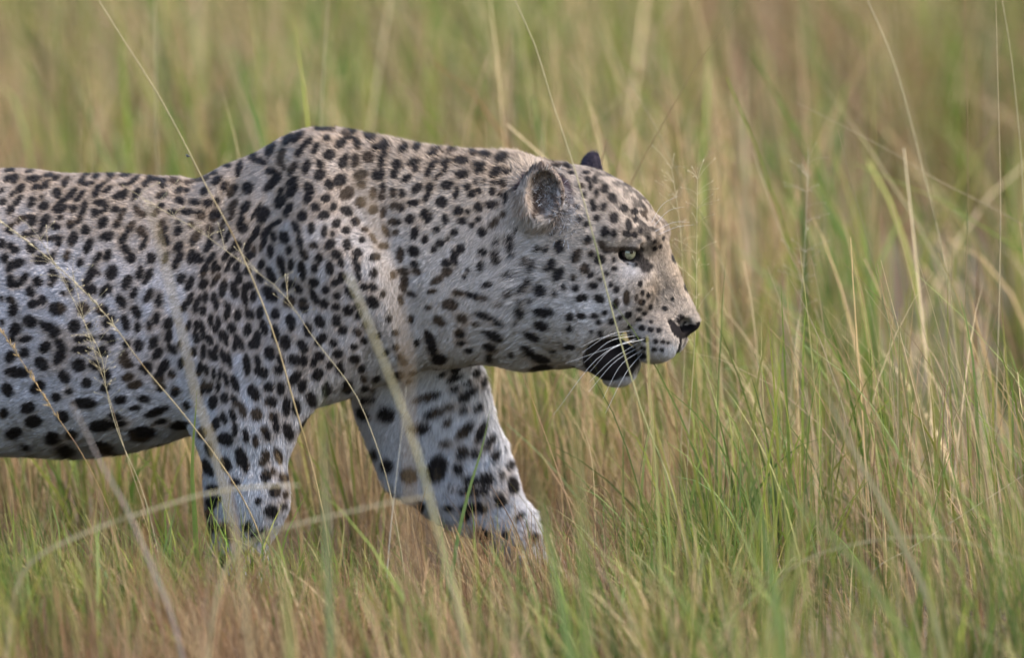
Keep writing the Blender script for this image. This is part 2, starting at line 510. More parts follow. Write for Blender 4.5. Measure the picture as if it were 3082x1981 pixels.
# ------------------------------------------------------------------ leopard: coat pattern
# each list: (x0, y0, scale) of a detail view of the coat, then spots (x, y, half length, half width, angle) in that view
SPOTS = [
 ((0, 480, 4.792), [
  (130,165,80,28,0),(90,290,50,30,60),(200,290,68,58,45),(20,450,45,25,60),(430,175,60,22,20),(700,180,70,30,5),(1000,150,90,45,-15),(1270,160,85,30,10),
  (1580,160,80,35,-20),(1800,180,90,28,5),(2150,190,40,35,60),(2250,195,35,30,90),(470,290,110,45,5),(800,275,65,35,25),(940,330,85,45,65),
  (1180,300,75,40,70),(1270,360,90,28,10),(1380,250,58,48,80),(1250,225,60,20,10),(1560,300,80,25,45),(1430,400,95,30,30),(1375,490,80,48,80),(1550,440,90,30,40),
  (1770,370,70,22,10),(1930,300,110,35,50),(2200,300,110,30,0),(2340,360,80,50,80),(2100,350,60,45,30),(290,425,75,50,50),(170,510,55,30,45),(500,410,70,40,35),
  (650,350,70,30,45),(640,410,60,22,20),(810,490,72,68,0),(1030,500,100,45,45),(940,590,40,25,60),(1150,540,95,38,50),(1700,530,100,45,20),(1790,510,75,40,75),
  (1960,510,90,45,60),(2320,530,90,45,20),(40,620,50,45,20),(250,610,90,40,55),(140,740,65,50,60),(450,620,80,55,70),(595,550,35,35,0),(625,680,80,60,25),
  (830,670,110,40,45),(870,740,100,28,25),(920,690,45,28,40),(1055,720,70,45,65),(1210,670,75,40,75),(1170,800,110,32,65),(1010,940,65,60,45),(1130,880,60,40,50),
  (1450,630,100,45,0),(1370,780,65,55,80),(1520,720,70,28,65),(1440,770,60,25,30),(1660,720,55,45,30),(1780,740,40,40,0),(1730,840,70,32,70),(1680,940,60,50,60),
  (1970,740,75,45,-60),(2060,800,50,40,0),(2320,680,55,45,0),(2240,770,60,45,50),(380,845,140,35,5),(460,900,80,55,60),(260,900,50,35,60),(640,900,95,55,65),(590,1020,65,35,65),
  (860,850,55,35,25),(800,970,80,42,5),(1470,920,90,65,45),(1230,1020,70,60,80),(1540,1110,100,60,20),(2330,920,60,40,55),(2350,1030,80,35,50),(2380,1170,75,48,80),
  (150,960,50,40,30),(130,1050,80,30,-20),(350,1090,45,40,0),(450,1080,60,35,60),(1050,1150,110,60,70),(1270,1250,120,55,65),(1870,990,95,45,55),(1760,1160,90,50,60),(1800,1300,80,55,-50),
  (2020,1040,75,65,60),(2090,1130,80,35,80),(2050,1250,75,40,50),(15,1220,75,50,80),(150,1250,50,45,30),(220,1310,60,45,30),(610,1130,45,20,30),(780,1140,110,35,5),(840,1190,80,40,80),
  (450,1280,80,70,-45),(600,1440,110,75,10),(760,1390,60,35,80),(50,1430,65,55,60),(960,1400,85,45,75),(1150,1490,60,45,60),(1400,1420,90,45,60),(1550,1390,75,50,70),(1880,1430,75,70,45),(2170,1420,75,62,80)]),
 ((0, 780, 4.792), [
  (240,70,110,55,15),(130,150,55,35,60),(150,320,85,60,80),(330,290,100,50,55),(240,370,70,35,20),(540,330,75,65,80),(430,465,85,55,-60),(765,210,75,45,-40),(750,290,55,45,0),(730,380,45,20,0),
  (950,310,30,30,0),(1010,420,100,40,-75),(900,500,50,35,-20),(1300,230,140,50,65),(1390,200,50,30,-30),(1220,370,70,40,75),(1310,450,75,65,40),(1600,200,100,75,60),(1520,460,100,60,50),
  (2010,200,90,45,75),(2130,250,120,45,60),(1820,340,110,60,65),(1920,500,75,45,75),(1740,610,100,60,-60),(2130,540,110,50,60),(2290,605,95,42,85),(15,570,40,25,90),(150,595,65,45,-30),(190,740,100,60,65),
  (480,650,85,55,20),(610,600,60,60,0),(820,720,120,85,10),(1190,720,100,88,30),(1460,740,90,75,-20),(1560,900,100,55,50),(1520,930,60,40,0),(1960,760,100,60,-65),(1810,930,125,55,-80),(1980,990,70,42,80),
  (2250,870,90,42,65),(2140,970,75,38,85),(2380,940,70,25,70),(430,900,95,80,-20),(20,920,45,35,90),(220,1020,90,78,50),(370,1150,110,42,8),(170,1150,50,50,0),(720,1000,150,70,-25),(770,1080,75,50,0),
  (1060,970,90,78,90),(1275,965,50,45,0),(1130,1165,75,50,10),(1290,1140,75,42,10),(1480,1130,50,40,0),(1610,1165,85,60,85),(1160,1310,140,50,0),(1480,1330,85,78,0),(1820,1230,60,60,0),(1990,1250,85,60,80),
  (2210,1200,105,60,65),(2260,1370,90,60,50),(1780,1400,80,55,60),(640,1270,90,70,20),(870,1250,110,65,-60),(850,1420,110,70,60),(140,1410,85,70,60),(350,1350,75,68,90)]),
 ((0, 1080, 3.993), [
  (190,160,140,60,-5),(500,65,90,70,-30),(770,220,90,60,-55),(450,340,110,70,30),(85,370,100,78,-60),(940,80,85,75,0),(1140,75,75,55,0),(1035,290,75,68,90),(1260,190,60,60,0),(1260,350,70,55,20),
  (1510,50,80,55,-20),(1520,225,80,45,15),(1620,310,100,50,15),(1750,110,75,68,0),(1960,100,90,50,60),(1900,230,80,55,60),(1930,350,65,40,30),(2100,400,80,55,50),(2060,190,50,45,90),(670,460,70,60,10),(820,390,50,40,0),
  (330,590,105,75,20),(400,750,120,75,20),(40,650,70,60,60),(1020,530,165,70,0),(750,690,80,78,-20),(1440,490,95,55,10),(1720,480,85,45,-5),(1620,590,80,30,8),(1880,630,180,45,20),(1930,750,80,35,10),(2160,790,150,60,5),
  (2240,560,60,48,-60),(1380,690,100,45,-15),(1200,800,160,75,10),(1430,780,100,40,15),(1700,900,190,95,5),(2200,950,150,45,0),(160,890,120,75,10),(620,950,110,80,10),(850,900,80,60,0),(1220,1060,160,85,-10),
  (780,1090,140,78,0),(290,1050,60,40,0),(250,1170,180,45,0),(1650,1120,120,50,5)]),
 ((450, 350, 4.792), [
  (2260,110,90,40,5),(1990,280,100,50,60),(2130,310,110,48,50),(1710,380,100,40,0),(1740,480,110,60,75),(1480,570,110,60,-65),(1600,660,100,40,-25),(1900,590,120,48,70),(1910,700,90,40,-55),(2260,390,110,40,40),
  (2150,530,70,40,50),(2250,740,100,55,70),(1760,810,100,50,-10),(1780,960,170,62,45),(2060,760,120,50,55),(1290,760,120,42,80),(1420,1040,90,72,60),(2050,950,110,55,40),(2050,1080,110,65,50),(2300,1050,90,65,-60),(2280,1190,90,60,70),
  (1190,1080,100,65,50),(1070,1010,70,50,45),(970,930,90,45,35),(1110,720,70,35,-10),(920,770,55,35,10),(690,860,90,45,5),(300,820,70,40,0),(350,940,80,45,-10),(420,1070,55,45,30),(540,1080,40,35,0),(790,1090,62,52,80),
  (800,900,55,45,30),(540,970,60,35,0),(430,1220,80,50,-20),(640,1250,80,40,-5),(830,1260,60,58,50),(960,1230,60,42,70),(330,1390,70,40,0),(540,1390,110,40,0),(730,1430,55,55,45),(950,1430,100,78,50),(1200,1310,100,50,55),
  (1190,1430,85,35,65),(1380,1320,110,50,55),(1320,1490,60,35,70),(1640,1420,120,85,60),(1530,1380,130,20,60),(1880,1240,100,70,60),(2000,1360,110,50,60),(2200,1440,75,68,60),(2380,1310,60,58,0),(1900,1080,60,40,60)]),
 ((450, 650, 4.792), [
  (170,120,65,35,45),(200,210,70,40,45),(225,370,75,55,-50),(400,95,30,30,0),(410,220,80,55,55),(415,450,90,55,50),(590,130,50,45,45),(660,310,125,65,60),(870,210,65,58,90),(850,440,100,45,65),(880,330,60,35,80),(1040,200,140,38,75),
  (1120,300,100,30,65),(1340,180,80,70,40),(1290,110,75,40,70),(1420,430,110,42,65),(1520,260,120,38,65),(1690,230,120,42,50),(1830,110,100,30,35),(1640,410,110,38,65),(1790,310,80,45,-75),(1750,520,90,50,85),(1950,320,95,68,-60),
  (2120,180,100,45,-65),(2170,380,100,40,-80),(2230,560,80,50,-50),(2330,190,95,45,85),(2370,430,60,45,0),(2015,500,65,40,80),(1250,440,85,60,60),(1100,570,90,38,60),(1190,640,80,35,40),(600,590,95,50,75),(700,620,75,72,0),
  (410,620,110,50,60),(360,730,55,35,60),(230,600,90,35,75),(880,610,90,40,55),(930,740,100,40,70),(990,750,60,35,50),(780,800,100,45,65),(1120,760,70,35,60),(1250,750,90,42,60),(1410,790,65,48,80),(1420,600,80,40,65),(1500,520,85,38,80),
  (1610,710,80,45,75),(1750,860,120,55,-65),(1900,680,110,50,-80),(1930,800,80,40,-75),(2040,710,85,38,80),(2200,800,130,50,-80),(2380,760,60,40,80),(2370,960,65,60,0),(450,910,80,60,55),(570,980,110,45,65),(770,990,85,55,50),
  (950,930,110,40,55),(1060,1040,120,50,80),(1290,900,90,45,80),(1220,1080,110,55,-80),(1370,1170,180,40,-85),(1440,1010,60,58,45),(1440,1430,75,55,-60),(1500,1160,85,42,85),(1590,900,75,50,-60),(1730,1130,125,85,-45),(2000,1000,95,60,25),
  (2150,1060,75,45,-60),(2020,1240,80,78,0),(2220,1290,110,65,-80),(2370,1170,100,40,-70),(130,1230,100,48,85),(580,1200,90,38,65),(490,1320,75,42,75),(690,1240,110,38,65),(655,1350,65,40,75),(800,1190,85,38,80),(770,1360,75,50,80),
  (920,1190,80,38,80),(960,1300,75,38,80),(1120,1310,75,50,-60),(1110,1430,80,45,80),(1270,1430,85,45,85),(1590,1390,90,50,85),(1815,1420,85,55,-80),(90,1470,80,45,70)]),
 ((450, 950, 4.792), [
  (270,110,100,62,65),(270,300,85,48,70),(560,150,90,35,75),(680,140,70,45,60),(670,320,95,45,-75),(765,220,120,35,-85),(880,80,90,38,90),(930,190,65,35,-70),(990,90,75,38,-80),(1190,190,75,55,-60),(865,360,75,48,-70),(1060,310,80,62,-60),
  (1105,400,55,28,-80),(1415,210,95,60,85),(1290,400,115,50,-65),(1230,450,80,35,85),(1550,320,90,50,85),(1510,430,80,62,0),(1650,180,100,50,-75),(1820,260,120,50,-85),(1965,390,100,75,80),(2040,110,120,62,-80),(2200,440,100,62,-60),
  (2280,210,110,60,-80),(320,480,85,55,-40),(430,410,55,25,80),(635,530,70,38,85),(770,530,110,35,88),(960,480,65,32,80),(910,580,90,58,-50),(1060,590,100,38,-80),(1145,650,110,38,-80),(1400,720,140,50,-85),(1560,660,85,40,-80),
  (1610,820,105,75,-30),(1725,550,100,75,90),(1890,650,80,40,-70),(1860,790,65,62,0),(2090,650,95,68,-30),(2220,660,72,55,80),(2090,910,120,60,55),(2200,1020,95,48,75),(2320,1210,105,60,-75),(2380,650,60,40,60),(450,690,85,45,80),
  (720,770,100,38,80),(820,790,90,38,-85),(920,840,75,32,90),(1015,850,80,28,80),(1105,930,100,32,-80),(1230,980,115,50,-70),(1500,1110,120,68,-65),(1715,1040,80,60,30),(1890,1060,90,52,85),(1750,1250,80,75,0),(770,1040,110,30,80),
  (860,1040,85,45,70),(990,1040,75,32,80),(1080,1200,80,55,80),(920,1260,90,62,85),(1230,1250,100,40,-65),(1345,1380,115,45,-75),(1540,1440,85,75,85),(1970,1320,140,50,85),(2110,1330,110,55,-85),(1075,1490,90,40,-75),(1200,1450,95,42,-75),
  (1780,1470,60,52,-60)]),
 ((550, 1250, 4.792), [
  (480,130,90,50,70),(755,210,90,35,90),(610,350,110,82,-30),(280,260,85,60,80),(1190,250,85,55,-75),(1220,340,45,35,0),(1340,170,90,42,-85),(1510,250,125,70,-80),(910,300,90,40,-85),(1045,380,90,35,-85),(1680,320,45,40,0),
  (1840,370,105,60,65),(1830,100,115,88,0),(2240,170,110,58,15),(840,620,125,75,-80),(910,750,90,42,90),(620,720,110,65,-65),(390,500,100,50,-75),(370,770,130,62,-65),(1555,590,80,78,0),(1370,590,110,50,-75),(1190,590,90,45,-80),
  (1140,690,50,40,0),(1195,890,90,62,90),(1440,910,75,55,-45),(1290,810,50,28,-60),(760,970,70,50,0),(430,1060,80,45,0),(1320,1110,90,78,50),(1470,1160,55,35,80),(450,1240,110,55,10),(1260,1390,90,75,30),(1440,1330,45,40,0),
  (1090,1250,55,40,90),(390,1430,75,55,80)]),
 ((500, 1000, 1.917), [(250,1110,70,28,90),(345,1140,40,35,0),(330,1330,45,40,0),(520,1180,35,28,0),(600,1230,38,30,40),(440,1260,35,30,0),(500,1370,30,30,0)]),
 ((900, 350, 4.792), [
  (20,265,55,45,70),(230,460,95,48,65),(250,200,70,38,60),(360,140,90,32,5),(450,190,65,48,-50),(390,325,55,50,0),(715,190,110,52,10),(490,80,40,28,0),(590,400,90,58,30),(700,335,90,28,0),(830,410,80,50,-70),(430,560,80,75,-40),
  (640,650,105,60,70),(805,650,88,62,88),(995,610,80,76,0),(1020,310,90,55,-20),(1110,460,70,40,20),(1220,440,75,68,0),(1225,540,75,40,80),(1180,660,80,42,85),(1430,310,75,42,10),(1575,285,55,25,0),(1490,490,85,52,40),(1700,470,70,55,80),
  (1840,360,60,30,0),(1950,540,110,48,30),(2100,380,90,30,-5),(2200,520,75,42,20),(300,700,70,45,-60),(290,850,85,65,60),(580,930,100,75,50),(880,850,95,58,20),(1090,840,60,40,-75),(1185,830,80,38,88),(1130,890,75,35,0),(1410,700,80,55,0),
  (1365,830,75,50,80),(1650,680,95,45,12),(1680,770,50,40,0),(1540,905,85,42,30),(1920,720,90,38,45),(1855,830,60,35,75),(2110,690,75,38,15),(2090,800,75,30,50),(1990,880,50,22,50),(425,990,75,60,90),(690,1110,110,70,45),(895,990,58,55,0),
  (1060,1110,90,45,85),(1205,1040,68,40,85),(1190,1170,50,45,0),(1350,1110,75,45,80),(1480,1120,58,48,90),(1690,1045,95,50,40),(1880,1020,60,52,70),(1840,1150,90,35,60),(2130,995,95,55,20),(2260,1110,95,38,80),(370,1200,75,52,35),
  (235,1310,65,60,0),(480,1310,60,45,70),(355,1430,80,52,20),(50,1440,75,60,60),(675,1370,85,62,-30),(885,1250,75,68,0),(1070,1350,70,55,50),(1210,1390,78,38,85),(1360,1290,55,45,20),(1460,1320,60,56,0),(1640,1255,80,42,10),
  (2055,1240,80,72,0),(2290,1370,75,56,30),(1800,1410,75,48,60),(1870,1470,80,40,60),(1600,1490,70,58,40),(2100,1490,80,45,85)]),
 ((900, 650, 4.792), [
  (280,610,75,48,80),(355,230,85,42,85),(535,110,75,52,60),(810,90,60,56,0),(475,265,35,32,0),(665,215,58,50,0),(435,420,85,56,45),(685,415,85,56,88),(900,345,42,42,0),(1060,330,85,38,-65),(1210,440,70,42,0),(940,205,60,40,0),
  (1380,90,85,45,0),(1250,230,85,45,-65),(1390,245,50,38,20),(1660,255,95,52,70),(1815,335,60,45,75),(1975,205,55,50,20),(2230,240,55,50,0),(2030,395,65,40,10),(2140,335,30,25,90),(1940,495,45,38,80),(2320,480,68,58,60),(2235,600,98,42,-80),
  (530,560,65,62,0),(595,670,75,42,-70),(840,540,70,60,0),(800,650,70,35,90),(840,750,60,40,80),(850,880,80,30,-75),(1080,600,80,48,15),(1450,560,105,48,88),(1650,510,85,62,-30),(440,760,98,48,-85),(605,890,80,56,70),(505,970,55,50,0),
  (1070,830,70,52,80),(1490,810,75,45,0),(1510,980,100,58,80),(1660,700,50,45,-60),(1700,810,50,40,0),(2120,680,75,50,0),(2130,810,75,55,0),(1985,930,95,45,30),(935,1030,58,48,-40),(1060,1030,58,50,0),(385,1070,58,52,0),(720,1120,110,52,-55),
  (540,1150,55,50,0),(1050,1240,105,72,-40),(1620,1130,75,40,-10),(1910,1090,70,28,10),(260,1230,75,38,-35),(365,1270,70,52,80),(530,1310,60,52,0),(700,1370,70,68,0),(830,1300,40,35,0),(2165,1280,115,78,-10),(855,1430,75,40,65),(1860,1330,50,38,0)]),
 ((900, 950, 4.792), [
  (300,90,90,68,-50),(535,85,85,55,88),(625,210,70,62,60),(830,235,60,58,0),(945,140,55,40,90),(310,350,105,55,45),(490,400,58,52,0),(925,360,50,48,0),(775,450,52,38,5),(550,550,75,60,30),(280,590,70,60,0),(205,700,60,28,50),(785,630,68,62,0),
  (890,760,62,50,80),(430,720,50,42,60),(580,770,95,56,85),(262,865,98,72,70),(920,910,50,45,0),(1110,910,60,38,25),(390,1075,115,58,85),(690,1020,98,66,60),(950,1060,60,48,0),(1060,1070,48,40,0),(550,1360,118,95,0),(960,1230,70,50,0),
  (1060,1220,45,45,0),(1420,850,70,45,0),(1630,840,55,42,0),(1390,460,45,45,0),(1450,600,52,50,0),(1890,350,150,62,-65),(1920,500,80,55,-50),(2010,620,105,68,0),(2020,80,95,62,-35),(2310,265,70,56,0),(2330,400,55,30,0),(2340,40,80,45,-20),
  (780,1150,40,35,0),(940,1440,110,72,-45),(1250,1470,60,45,0),(1850,1190,200,58,15),(2230,920,120,45,25),(2060,860,65,30,25),(1950,1420,160,62,20),(2150,1340,80,42,20),(2240,1080,65,40,0),(2360,1390,60,45,30)]),
 ((1350, 420, 4.792), [
  (340,220,60,40,0),(520,240,90,45,-10),(760,290,90,58,10),(185,330,95,52,0),(190,510,95,52,5),(440,390,90,35,0),(440,470,70,38,10),(690,470,90,45,10),(640,520,60,40,20),(850,470,50,40,0),(385,620,35,30,90),(500,605,32,25,90),(270,690,48,45,30),
  (640,630,40,25,0),(780,650,60,48,-50),(620,750,50,50,0),(740,800,42,35,0),(330,790,70,45,20),(430,750,45,40,0),(420,980,68,62,60),(620,950,100,48,0),(270,1050,40,35,30),(825,850,80,28,80),(785,1090,45,45,0),(185,1180,60,48,0),(420,1150,42,38,20),
  (330,1240,38,38,0),(650,1210,85,45,45),(475,1340,66,58,90),(870,1440,60,45,30),(670,1500,50,40,30),(970,1310,50,25,80),(1570,360,75,28,0),(1700,410,70,28,0),(1640,270,60,30,0),(1760,490,50,22,0),(1980,490,55,20,0),(2000,580,42,30,-40),
  (2040,680,55,35,80),(2110,590,60,35,-65),(1910,680,40,35,0),(1720,665,42,38,0),(2240,720,68,46,80),(2125,790,62,38,85),(1950,810,38,28,70),(2350,850,80,55,-40),(2065,900,45,42,30),(2100,990,45,40,30),(2240,970,65,38,70),(1850,970,35,35,0),
  (2130,1140,48,40,30),(1890,1150,48,38,10),(2375,1130,75,60,85),(2250,1330,70,58,80),(1980,1220,42,35,0),(2000,1450,70,50,80),(1590,1490,60,50,0),(1490,1340,50,35,60),(2210,1500,65,35,-30)]),
 ((1350, 730, 3.666), [
  (370,110,45,40,0),(505,130,45,32,0),(345,270,55,35,80),(520,215,45,35,0),(205,315,32,22,90),(170,385,22,22,0),(670,60,48,38,20),(690,160,35,30,0),(420,470,55,28,20),(620,360,42,28,50),(90,560,50,28,0),(290,595,140,32,-12),(640,570,44,42,0),
  (775,770,58,50,80),(770,660,45,18,-70),(540,690,40,20,0),(390,810,110,35,-18),(530,880,75,30,-30),(150,840,50,35,-10),(290,900,40,18,0),(125,1005,52,45,0),(475,1020,105,52,-22),(130,1110,50,25,0),(450,1150,75,42,-20),(220,1190,45,28,0),
  (440,1265,50,42,90),(820,210,65,28,55),(905,260,70,38,65),(695,390,45,10,85),(970,65,38,28,30),(1075,70,42,25,70),(1215,50,55,55,0),(1130,240,55,42,70),(1085,290,35,28,0),(1200,360,85,50,55),(865,430,50,30,80),(790,520,46,44,0),
  (1000,530,80,58,-10),(875,650,30,22,0),(1410,140,85,45,65),(1570,120,35,28,30),(1500,290,58,48,60),(1560,360,38,30,0),(1670,410,22,18,0),(1710,60,65,40,-50),(1660,190,60,45,20),(1370,390,34,30,90),(1260,490,35,22,90),(1400,505,40,35,40),
  (1590,475,55,38,5),(1660,620,65,42,-15),(1160,570,30,20,0),(1050,770,110,45,-5),(1020,920,75,45,-10),(910,1030,90,38,-25),(730,890,25,20,0),(1335,820,44,40,0),(1330,950,34,30,90),(1460,610,70,35,20),(1460,810,60,32,0),(1600,810,42,30,0),
  (1720,770,35,20,10),(1650,880,38,28,0),(1790,870,42,32,30),(1570,980,25,20,90),(1670,1010,45,28,-70),(880,1200,100,45,-40),(1000,1270,110,40,-15),(1020,1390,140,45,5),(680,1240,32,28,0),(1150,1190,28,20,0),(1330,1150,60,28,0)]),
 ((1750, 480, 2.2), [
  (280,325,30,22,-40),(310,435,38,18,-85),(300,495,30,18,-10),(350,345,22,20,0),(355,400,22,14,80),(350,500,22,14,-60),(485,590,15,15,0),(210,490,25,18,80),(210,665,18,12,80),(215,725,18,14,0),(165,760,18,15,0),(190,830,20,15,60),(225,865,22,22,0),
  (295,915,45,22,88),(225,955,36,20,80),(360,915,22,12,80),(385,825,20,15,80),(400,885,18,12,80),(395,945,22,20,0),(440,900,16,10,80),(380,995,18,10,0),(415,1020,16,12,0),(455,980,18,14,80),(305,1030,26,18,40),(250,1045,16,14,60),(380,1060,18,10,0),
  (460,1075,12,10,0),(315,1105,14,12,0),(400,1120,20,15,0),(460,1130,18,14,0),(512,1135,16,14,0),(320,1170,22,14,-10),(375,1185,16,12,0),(425,1195,20,14,0),(490,1205,16,12,0),(540,1210,14,10,0),(575,1215,12,8,0),(410,1250,18,10,0),(480,1260,16,12,0),
  (530,1262,12,10,0),(410,1305,20,20,0),(550,990,18,16,0),(600,925,12,12,0),(390,470,18,12,70),(440,520,14,10,60),(480,545,18,12,60),(520,575,16,10,70),(540,520,14,10,60)]),
 ((1050, 1080, 2.406), [
  (855,265,75,35,35),(925,110,30,22,40),(970,180,45,18,70),(935,360,42,28,35),(710,470,38,22,40),(830,530,75,38,45),(510,510,70,38,0),(950,540,80,28,65),(1020,600,45,25,55),(990,655,22,20,0),(820,690,45,40,80),(915,700,35,30,0),(1055,715,45,26,75),
  (690,620,40,20,0),(640,800,105,66,75),(440,850,60,58,0),(280,780,45,45,0),(790,810,35,35,0),(880,890,60,30,0),(990,880,50,48,0),(1165,780,32,32,0),(1100,850,25,20,90),(1180,920,65,40,-80),(1290,930,30,25,0),(1230,850,20,15,0),(1310,1030,50,40,-20),
  (900,970,110,28,0),(880,1080,90,42,10),(520,1070,40,40,0),(270,410,60,58,0),(190,700,40,30,80),(1000,1290,52,40,0),(1390,1180,80,34,80),(1410,1300,34,30,0),(1100,1050,40,25,0),(740,945,18,15,0)]),
]

SPOTS.append(((0, 0, 1.0), [(1150, 885, 12, 9, 60), (1168, 962, 11, 9, 80), (1204, 905, 13, 9, -70), (1188, 1002, 10, 8, 0), (1236, 962, 12, 9, 70), (1214, 1090, 10, 9, 0), (1160, 1062, 11, 8, 40), (1252, 1032, 11, 8, 60), (1136, 1010, 10, 8, 60), (1228, 1150, 12, 8, 20), (1190, 1130, 9, 8, 0), (1180, 830, 12, 9, 70), (640, 1590, 18, 13, 80), (690, 1622, 16, 13, 30), (742, 1588, 17, 12, 60), (795, 1604, 16, 12, -60), (700, 1688, 17, 13, 0), (765, 1676, 15, 12, 40), (820, 1548, 16, 12, 70), (655, 1668, 14, 10, 80), (640, 1520, 16, 12, 80), (1452, 1536, 17, 12, 20), (1500, 1500, 16, 12, 40), (1562, 1560, 17, 12, 50), (1604, 1622, 16, 12, 60), (1520, 1612, 15, 11, 30), (1622, 1548, 13, 10, 60), (1446, 1602, 15, 10, 20), (1560, 1655, 15, 10, 40), (1400, 1560, 15, 11, 20), (1350, 1530, 15, 11, 0)]))
_nS = []          # centre, normal, half length, half width (photo pixels), angle
for (x0, y0, k), lst in SPOTS:
    for (x, y, a, b, ang) in lst:
        u, v = x0 + x / k, y0 + y / k
        c, n = cast(max(u, 4), v)
        if c is None:
            c, n = cast(max(u, 4), v + 12)
        if c is None: continue
        g = .90 if (v > 1150 and u < 600) else 1.07
        _nS.append((c, n, a / k * g + 1.1, b / k * g + 1.4, math.radians(ang)))

# the far side, the underside and the hindquarters carry scattered spots of the same kind
def scatter_points(n, weight=None):
    tri = np.concatenate([BQ[:, [0, 1, 2]], BQ[:, [0, 2, 3]]])
    ar = np.linalg.norm(np.cross(BV[tri[:, 1]] - BV[tri[:, 0]], BV[tri[:, 2]] - BV[tri[:, 0]]), axis=1)
    if weight is not None:
        ar = ar * weight[tri[:, 0]]
    cs = np.cumsum(ar); r = rng.random(n) * cs[-1]
    t = np.searchsorted(cs, r); t = np.minimum(t, len(tri) - 1)
    a = rng.random((n, 1)); b = rng.random((n, 1))
    m = (a + b) > 1; a = np.where(m, 1 - a, a); b = np.where(m, 1 - b, b)
    f = tri[t]
    return BV[f[:, 0]] * (1 - a - b) + BV[f[:, 1]] * a + BV[f[:, 2]] * b, norm(BN[f[:, 0]] * (1 - a - b) + BN[f[:, 1]] * a + BN[f[:, 2]] * b)
_cp, _cn = scatter_points(9000)
_cu, _cv = project(_cp)
_face = _cn @ FWD
_sel = (_face > -0.12) | (_cu < -15)
_kept = [s[0] for s in _nS]
_kept = np.array(_kept)
for p, n in zip(_cp[_sel], _cn[_sel]):
    small = p[0] > .05
    md = .024 if small else .036
    if (np.linalg.norm(_kept - p, axis=1) < md).any(): continue
    _kept = np.vstack([_kept, p])
    a = rng.uniform(15, 24) if small else rng.uniform(22, 38)
    _nS.append((p, n, a, a * rng.uniform(.55, .85), rng.uniform(0, math.pi)))

for p, n in zip(_cp[~_sel], _cn[~_sel]):        # skin hidden in the crease behind the shoulder
    if p[0] > -.02 or (np.linalg.norm(_kept - p, axis=1) < .042).any(): continue
    _kept = np.vstack([_kept, p])
    a = rng.uniform(17, 26)
    _nS.append((p, n, a, a * rng.uniform(.55, .85), rng.uniform(0, math.pi)))

def spot_dark(X, N):
    """0..1 darkness of the coat markings and warmth inside rosettes, at points on the coat"""
    order = np.argsort(X[:, 0]); xs = X[order, 0]
    dark = np.zeros(len(X)); warm = np.zeros(len(X))
    wob = (vnoise(X, 200.0) - .5) * .28 + (vnoise(X, 70.0, 7.3) - .5) * .26
    for c, n, a, b, ang in _nS:
        R = a * S * 2.3 + .012
        lo, hi = np.searchsorted(xs, c[0] - R), np.searchsorted(xs, c[0] + R)
        if hi <= lo: continue
        ids = order[lo:hi]
        w = X[ids] - c
        ok = (np.abs(w).max(1) < R) & ((N[ids] @ n) > 0.05)
        ids = ids[ok]; w = w[ok]
        if len(ids) == 0: continue
        if n @ FWD < -0.12:
            e1, e2 = RGT, UPV
        else:
            e1 = norm(np.cross(n, np.array([0.1, 0.25, 1.0]))[None])[0]; e2 = np.cross(n, e1)
        du = (w @ e1) / S; dv = (w @ e2) / S
        ca, sa = math.cos(ang), math.sin(ang)
        q = np.sqrt(((du * ca + dv * sa) / a) ** 2 + ((-du * sa + dv * ca) / b) ** 2)
        q2 = q + wob[ids] * np.clip(18.0 / b, .35, 1.0)
        dark[ids] = np.maximum(dark[ids], 1 - smooth(.90, 1.16, q2))
        warm[ids] += np.exp(-(q / 1.65) ** 2)
    return dark, warm

EYE_W = from_local(EYE_L); EYE_F = from_local(EYE_L * np.array([1, -1, 1]))
def seg_dist(X, a, b):
    ba = b - a
    h = np.clip(((X - a) @ ba) / (ba @ ba), 0, 1)
    return np.linalg.norm(X - a - h[:, None] * ba, axis=1)

TAN = np.array([0.268, 0.202, 0.140]); PALE = np.array([0.325, 0.315, 0.335]); PALEW = np.array([0.335, 0.302, 0.277]); WHITE = np.array([0.47, 0.465, 0.485])
BLACK = np.array([0.013, 0.0105, 0.0100]); BUFF = np.array([0.250, 0.180, 0.122])

def in_poly(u, v, pts):
    ins = np.zeros(len(u), bool)
    for (x1, y1), (x2, y2) in zip(pts, pts[1:] + pts[:1]):
        if y1 == y2: continue
        ins ^= ((y1 > v) != (y2 > v)) & (u < (x2 - x1) * (v - y1) / (y2 - y1) + x1)
    return ins

